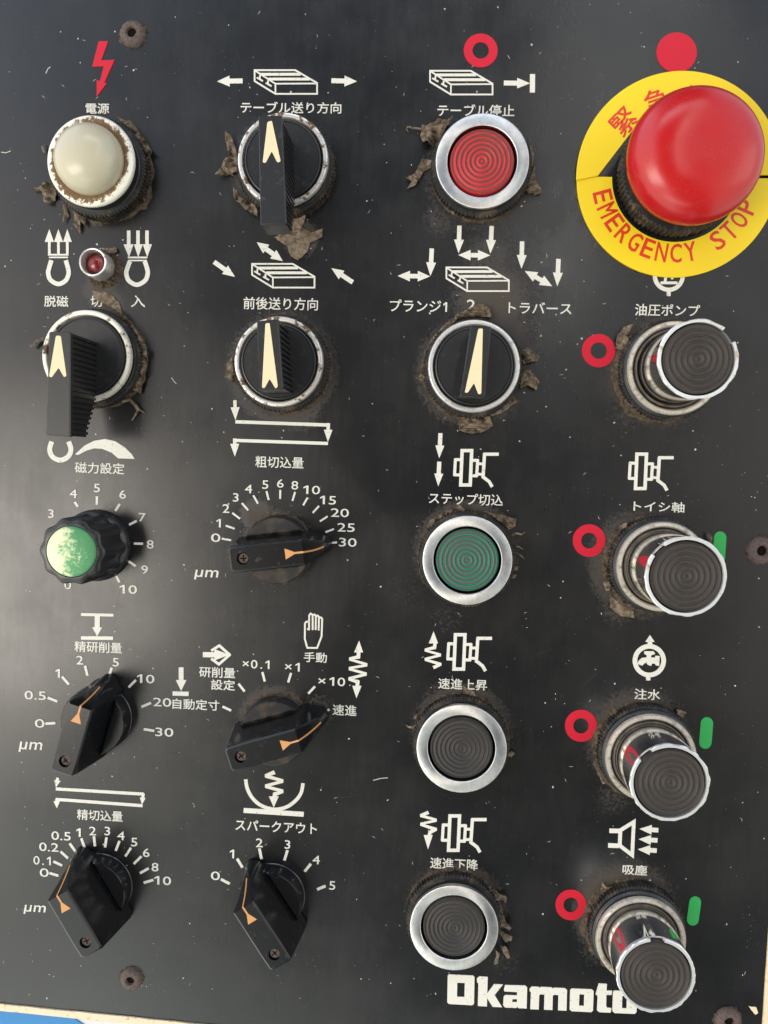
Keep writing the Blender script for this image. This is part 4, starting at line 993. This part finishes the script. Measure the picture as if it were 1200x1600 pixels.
# --- bar knobs
def bar_dial(label, base, tip, back, front, zp, sd, rskirt=10.2, heavy=None):
    b = P(*base); tp, bk, fr = P(*tip, 5.0), P(*back, zp), P(*front, zp)
    ax = Vector((tp.x - bk.x, tp.y - bk.y)); rot = atan2(ax.y, ax.x); ax.normalize()
    proj = lambda q: (q.x - b.x) * ax.x + (q.y - b.y) * ax.y
    st, sb, sf = proj(tp), proj(bk), proj(fr)
    t = thing('rotary_dial', label, 'rotary dial', b.x, b.y, 'black bar knobs on numbered scales', rot)
    def zf(r, a, z):
        if z < 5.5 or r > rskirt - .3: return z
        y = abs(r * sin(a)); 
        if y < 5.4: return z - 0.9 * (sin(pi * min(1, max(0, (5.4 - y) / 1.2)) / 2)) ** 1.5
        return z
    prof = [(rskirt + .25, .05), (rskirt + .25, .8), (rskirt, 1.0), (rskirt - .1, 5.3), (rskirt - .35, 5.8)] + [(rskirt - .5 - i * (rskirt - .5) / 60, 6.0) for i in range(60)] + [(0, 4.3)]
    MB().lathe(prof, 180, zfun=zf).build('skirt', MT['black_dusty'] if sd in (1, 3) else MT['gloss_black'], t, smooth=28)
    zt = lambda s: zp if s <= sf else zp + (6.2 - zp) * (s - sf) / (st - sf)
    hb, hf = 3.8, 3.75
    tipr = 2.1
    out_ = [(sb + .9, -hb), (sb + 6, -hb - .1), (sf, -hf), (st - tipr, -tipr - .1)]
    for i in range(1, 8): a = -pi / 2 + pi * i / 8; out_.append((st - tipr + tipr * cos(a), tipr * sin(a)))
    out_ += [(st - tipr, tipr + .1), (sf, hf), (sb + 6, hb + .1), (sb + .9, hb), (sb, hb - .9), (sb, -hb + .9)]
    mb = MB()
    o2 = [(x - (1.4 if x < sb + 2 else 0), y) for x, y in inset(out_, -.9)]; i1 = inset(out_, .24); i2 = inset(out_, .72)
    lo = mb.loop([(x, y, .6) for x, y in o2]); hi = mb.loop([(x, y, zt(x) - .95) for x, y in out_]); mid = mb.loop([(x, y, zt(x) - .30) for x, y in i1]); inn = mb.loop([(x, y, zt(x)) for x, y in i2])
    mb.bridge(lo, hi); mb.bridge(hi, mid); mb.bridge(mid, inn)
    nslope = [i for i, (x, y) in enumerate(out_) if x >= sf - 1e-6]; npl = [i for i, (x, y) in enumerate(out_) if x <= sf + 1e-6]
    # plateau with a round screw recess, then the sloping pointer
    npl = [i for i in range(out_.index((sf, hf)), len(out_))] + list(range(0, out_.index((sf, -hf)) + 1))
    sc_ = sb + 4.1; rh = 1.75; hole = [(sc_ + rh * cos(2 * pi * i / 28), rh * sin(2 * pi * i / 28)) for i in range(28)]
    hl = mb.loop([(x, y, zp) for x, y in hole]); hlow = mb.loop([(x, y, zp - 1.7) for x, y in hole])
    mb.cap([[inn[i] for i in npl], hl]); mb.bridge(hl, hlow); mb.cap([hlow])
    mb.cap([[inn[i] for i in range(out_.index((sf, -hf)), out_.index((sf, hf)) + 1)]])
    g = mb.build('grip', MT['gloss_black'], t, smooth=32)
    wn = g.modifiers.new('even_shading', 'WEIGHTED_NORMAL'); wn.keep_sharp = True; wn.weight = 100
    # screw head with a cross slot
    mb = MB(); r = 1.38; cr = []
    for q in range(4):
        a = q * pi / 2 + .5 + sd
        for dx_, dy_ in ((.22, -.22), (.95, -.22), (.95, .22), (.22, .22)):
            if (dx_, dy_) == (.22, -.22): continue
            cr.append((sc_ + dx_ * cos(a) - dy_ * sin(a), dx_ * sin(a) + dy_ * cos(a)))
    circ = [(sc_ + r * cos(2 * pi * i / 32), r * sin(2 * pi * i / 32)) for i in range(32)]
    mb.prism([circ, cr], zp - 1.65, zp - .75); s_ = mb.build('screw', MT['rust_screw'], g, smooth=30)
    # orange pointer: triangle on the plateau, its line running down to the tip
    mb = MB(); z0 = .035
    ts = sf - 5.2; mb.v += [(ts, -1.55, zp + z0), (ts + 2.7, -.28, zp + z0), (ts + 2.7, .28, zp + z0), (ts, 1.55, zp + z0)]; mb.f.append((0, 1, 2, 3))
    xs = [ts + 2.7, sf - .45, sf, sf + .3] + [sf + .3 + (st - .6 - sf - .3) * i / 6 for i in range(1, 7)]; prev = None
    sl = (6.2 - zp) / (st - sf); up = .06
    for x in xs:
        y = -.55 * sin(max(0, (x - sf)) / (st - sf) * pi) * .6; w = .27 if x < sf else .25
        z = zt(x) + (z0 if x < sf - .2 else up + .05)
        cur = mb.loop([(x, y - w, z), (x, y + w, z)])
        if prev: mb.f.append((prev[0], cur[0], cur[1], prev[1]))
        prev = cur
    mb.build('pointer', MT['orange'], g, smooth=40)
    if heavy: crust(t, rskirt + .1, 1.6, heavy, 1.0, sd + 60, hmax=.8)
bar_dial('black bar knob pointing to 30 on its scale', (437.3, 857), (511.5, 852.7), (357.3, 876.7), (474, 861), 19, 1, heavy=[(100, 2)])
bar_dial('black bar knob pointing between 5 and 10 below a depth arrow symbol', (156.5, 1120), (173.7, 1067), (105, 1213.7), (136, 1106), 20, 2)
bar_dial('black bar knob pointing to the caption right of the x10 mark', (432, 1136), (506.5, 1122.7), (355, 1189.3), (467, 1158), 19.5, 3, heavy=[(80, 1)])
bar_dial('black bar knob pointing to 0.5 on its scale', (158, 1381), (117.5, 1338.7), (147.5, 1490), (95, 1396), 20, 4)
bar_dial('black bar knob pointing near 1 on the scale under the spark symbol', (425.5, 1397), (382.7, 1362.7), (436, 1513), (374.7, 1420), 19.5, 6)

# --- emergency stop
def estop():
    c = P(1057, 277); mmp = MM(0, 1057, 277)
    t = thing('emergency_stop_button', 'large red mushroom emergency stop button', 'emergency button', c.x, c.y)
    knurl(MB(), 17.4, 1.2, 6.4, 76, .45).build('knurled_nut', MT['nut'], t, smooth=30)
    MB().lathe([(15.6, 6.3), (15.4, 9.5), (14.8, 10.4), (12, 10.8), (11, 11), (11, 14)], 96).build('collar', MT['black'], t)
    q = P(1088, 241.5, 18.0); o = (q.x - c.x, q.y - c.y); R = 107.5 * MM(18, 1088, 241)
    prof = [(10.5, 12.2), (R - 3.2, 12.0), (R - 1.2, 12.9), (R - .35, 14.4), (R, 16.6)]
    prof += [(R * cos(a) ** .50, 16.6 + 8.2 * sin(a) ** 1.1) for a in [pi / 2 * i / 30 for i in range(1, 30)]] + [(0, 24.8)]
    MB().lathe(prof, 144, c=o).build('mushroom_head', MT['mushroom'], t, smooth=60)
    # two yellow halves of the legend plate, butted
    Ro = 158 * mmp; cir = lambda r, a0, a1, k=60: [(c.x + r * cos(radians(a0 + (a1 - a0) * i / k)), c.y + r * sin(radians(a0 + (a1 - a0) * i / k))) for i in range(k + 1)]
    low = cir(Ro, 180.5, 359.5) + cir(102 * mmp, 359, 181)
    pl = bpy.data.objects.new('legend_plate', MB().prism([low], .05, .75, .08).build('tmp', MT['yellow'], None, 30).data); COL.objects.link(pl); bpy.data.objects.remove(bpy.data.objects['tmp'])
    pl['label'] = 'lower yellow half plate lettered EMERGENCY STOP in red'; pl['category'] = 'legend plate'; pl['group'] = 'yellow halves of the emergency stop plate'
    up = cir(Ro + .25, .5, 179)
    up = [(x, y + .25) for x, y in up] + [tuple(P(*e))[:2] for e in ((898.9, 284), (933, 277), (990, 203), (1120, 206), (1176, 276))]
    # keep the seam just proud of the lower half
    pu = MB().prism([up], .80, 1.35, .08).build('legend_plate', MT['yellow'], None, 30)
    pu['label'] = 'upper yellow half plate with red Japanese characters partly under the red button'; pu['category'] = 'legend plate'; pu['group'] = 'yellow halves of the emergency stop plate'
    def put(ch, ang, rad, wmm, hmm, plate, z, outward):
        vs, fs = glyphs(ch)
        x0, x1 = min(p.x for p in vs), max(p.x for p in vs); y0, y1 = min(p.y for p in vs), max(p.y for p in vs)
        a = radians(ang); ra = Vector((cos(a), sin(a))); upv = ra if outward else -ra; rt = Vector((upv.y, -upv.x)); ce = Vector((c.x, c.y)) + ra * rad
        pts = [tuple(ce + rt * ((p.x - (x0 + x1) / 2) / (x1 - x0) * wmm) + upv * ((p.y - (y0 + y1) / 2) / (y1 - y0) * hmm)) for p in vs]
        solid(pts, fs, z + .03, z - .1, .11 if outward else .10).build('letter', MT['legend_red'], plate, smooth=0)
    for i, ch in enumerate("EMERGENCY STOP"):
        if ch != ' ': put(ch, -(164.3 - 10.9 * i) , 120 * mmp, 3.1, 5.2, pl, .75, False)
    for i, ch in enumerate("緊急停止"): put(ch, 137 - 28 * i, 121 * mmp, 6.6, 6.6, pu, 1.35, True)
estop()

# --- screws of the board, sunk in grime
def panel_screw(u, v, r, label, sd):
    p = P(u, v); t = thing('panel_screw', label, 'screw', p.x, p.y, 'rusty screws holding the board')
    mb = MB(); nf = lambda rr, a, z: rr * (1 + .05 * noise.noise((cos(a) * 4, sin(a) * 4, sd)) + .03 * noise.noise((cos(a) * 14, sin(a) * 14, sd)))
    zf = lambda rr, a, z: z + (.16 * noise.noise((rr * cos(a) * 1.6, rr * sin(a) * 1.6, sd)) if z > .1 else 0)
    mb.lathe([(r, -.05), (r * .97, .5), (r * .85, 1.2), (r * .65, 1.6), (r * .45, 1.75), (r * .40, 1.7), (r * .33, .6), (0, .5)], 72, rfun=nf, zfun=zf).build('head', MT['rust_screw'], t, smooth=60)
    MB().lathe([(r * .34, .72), (0, .70)], 24).build('socket', MT['hole'], t, smooth=0)
    crust(t, r * .95, .9, [(200, 1), (30, 2)], 1.0, sd, hmax=.7)
panel_screw(208, 54, 3.9, 'dusty grey-brown screw near the lightning symbol', 71)
panel_screw(1188, 860, 4.2, 'brown screw beside the green bar, cut by the photo edge', 72)
panel_screw(206, 1528, 3.7, 'reddish rusty screw on bare board below the bar knobs', 73)
panel_screw(1137, 1592, 4.0, 'brown screw beside the cream paint chip', 74)
fl = shred(None, (0, 0), [(1169, 1571), (1181, 1573), (1184, 1582), (1180, 1585), (1173, 1577)], .2, .5, 80, 'paint_chip')
fl.data.materials.clear(); fl.data.materials.append(MT['cream_paint']); fl['label'] = 'cream paint chip lying loose by the corner screw'; fl['category'] = 'paint chip'

# --- loose lint and grit on the board
mb = MB(); rng = random.Random(11)
for i in range(620):
    u, v = rng.uniform(5, 1195), rng.uniform(5, 1560); p = P(u, v)
    ln = rng.choice([.12, .15, .2, .3, .6]) * rng.uniform(.7, 1.3); w = .06 if ln > .4 else ln * rng.uniform(.5, .9); a = rng.uniform(0, pi); bend = rng.uniform(-.5, .5)
    d = Vector((cos(a), sin(a))); q = Vector((-d.y, d.x))
    c1, c2, c3 = Vector((p.x, p.y)) - d * ln, Vector((p.x, p.y)) + q * bend * ln, Vector((p.x, p.y)) + d * ln
    out2 = [c1, c2 - q * w, c3, c2 + q * w]
    mb.prism([[tuple(e) for e in out2]], .0, .07 + .0001 * i)
for pts in ([(2, 238), (10, 239), (17, 236)], [(583, 1219), (595, 1216), (606, 1215)], [(268, 590), (272, 596), (276, 600)], [(72, 115), (75, 108), (79, 105)]):
    V = [P(*e) for e in pts]
    for a, b in zip(V, V[1:]):
        d = (b - a).normalized(); q = Vector((-d.y, d.x, 0)) * .11
        mb.prism([[tuple(e)[:2] for e in (a - q, b - q, b + q, a + q)]], 0, .16)
for i in range(900):                        # finer grit
    p = P(rng.uniform(5, 1195), rng.uniform(5, 1560)); r_ = rng.uniform(.035, .085); a = rng.uniform(0, pi)
    if noise.noise((p.x * .035, p.y * .035, 2.0)) < -.12: continue
    mb.prism([[(p.x + r_ * cos(a + q * 2.1) * (1.3 if q else .8), p.y + r_ * sin(a + q * 2.1)) for q in range(3)]], 0, .05 + .00004 * i)
li = mb.build('lint', MT['lint'], None, 0); li['kind'] = 'stuff'; li['label'] = 'pale lint and grit scattered over the black board'; li['category'] = 'lint'

# ------------------------------------------------------------------ hairline scratches worn into the board's face
MT['scratch'] = mat('bare_scratch', (0.060, 0.057, 0.052), 0.6, 0, 0.3)[0]
rng = random.Random(5)
for i in range(84):
    mb = MB()
    p = P(rng.uniform(20, 1180), rng.uniform(20, 1540)); a = rng.choice([1.5, 1.7, .6, 2.6, .1]) + rng.uniform(-.3, .3); ln = rng.uniform(2, 13); cv = rng.uniform(-.05, .05); w = rng.uniform(.012, .03)
    Lf, Rt = [], []; q = Vector((p.x, p.y)); kk = 8
    for e in range(kk + 1):
        d = Vector((cos(a), sin(a))); nn = Vector((-d.y, d.x)) * w * (1 - abs(2 * e / kk - 1) ** 2 * .9)
        Lf.append(tuple(q + nn)); Rt.append(tuple(q - nn)); q = q + d * ln / kk; a += cv
    mb.prism([Rt + Lf[::-1]], 0, .012 + .0002 * i)
    mb.build('scratch', MT['scratch'], BOARD, smooth=0)
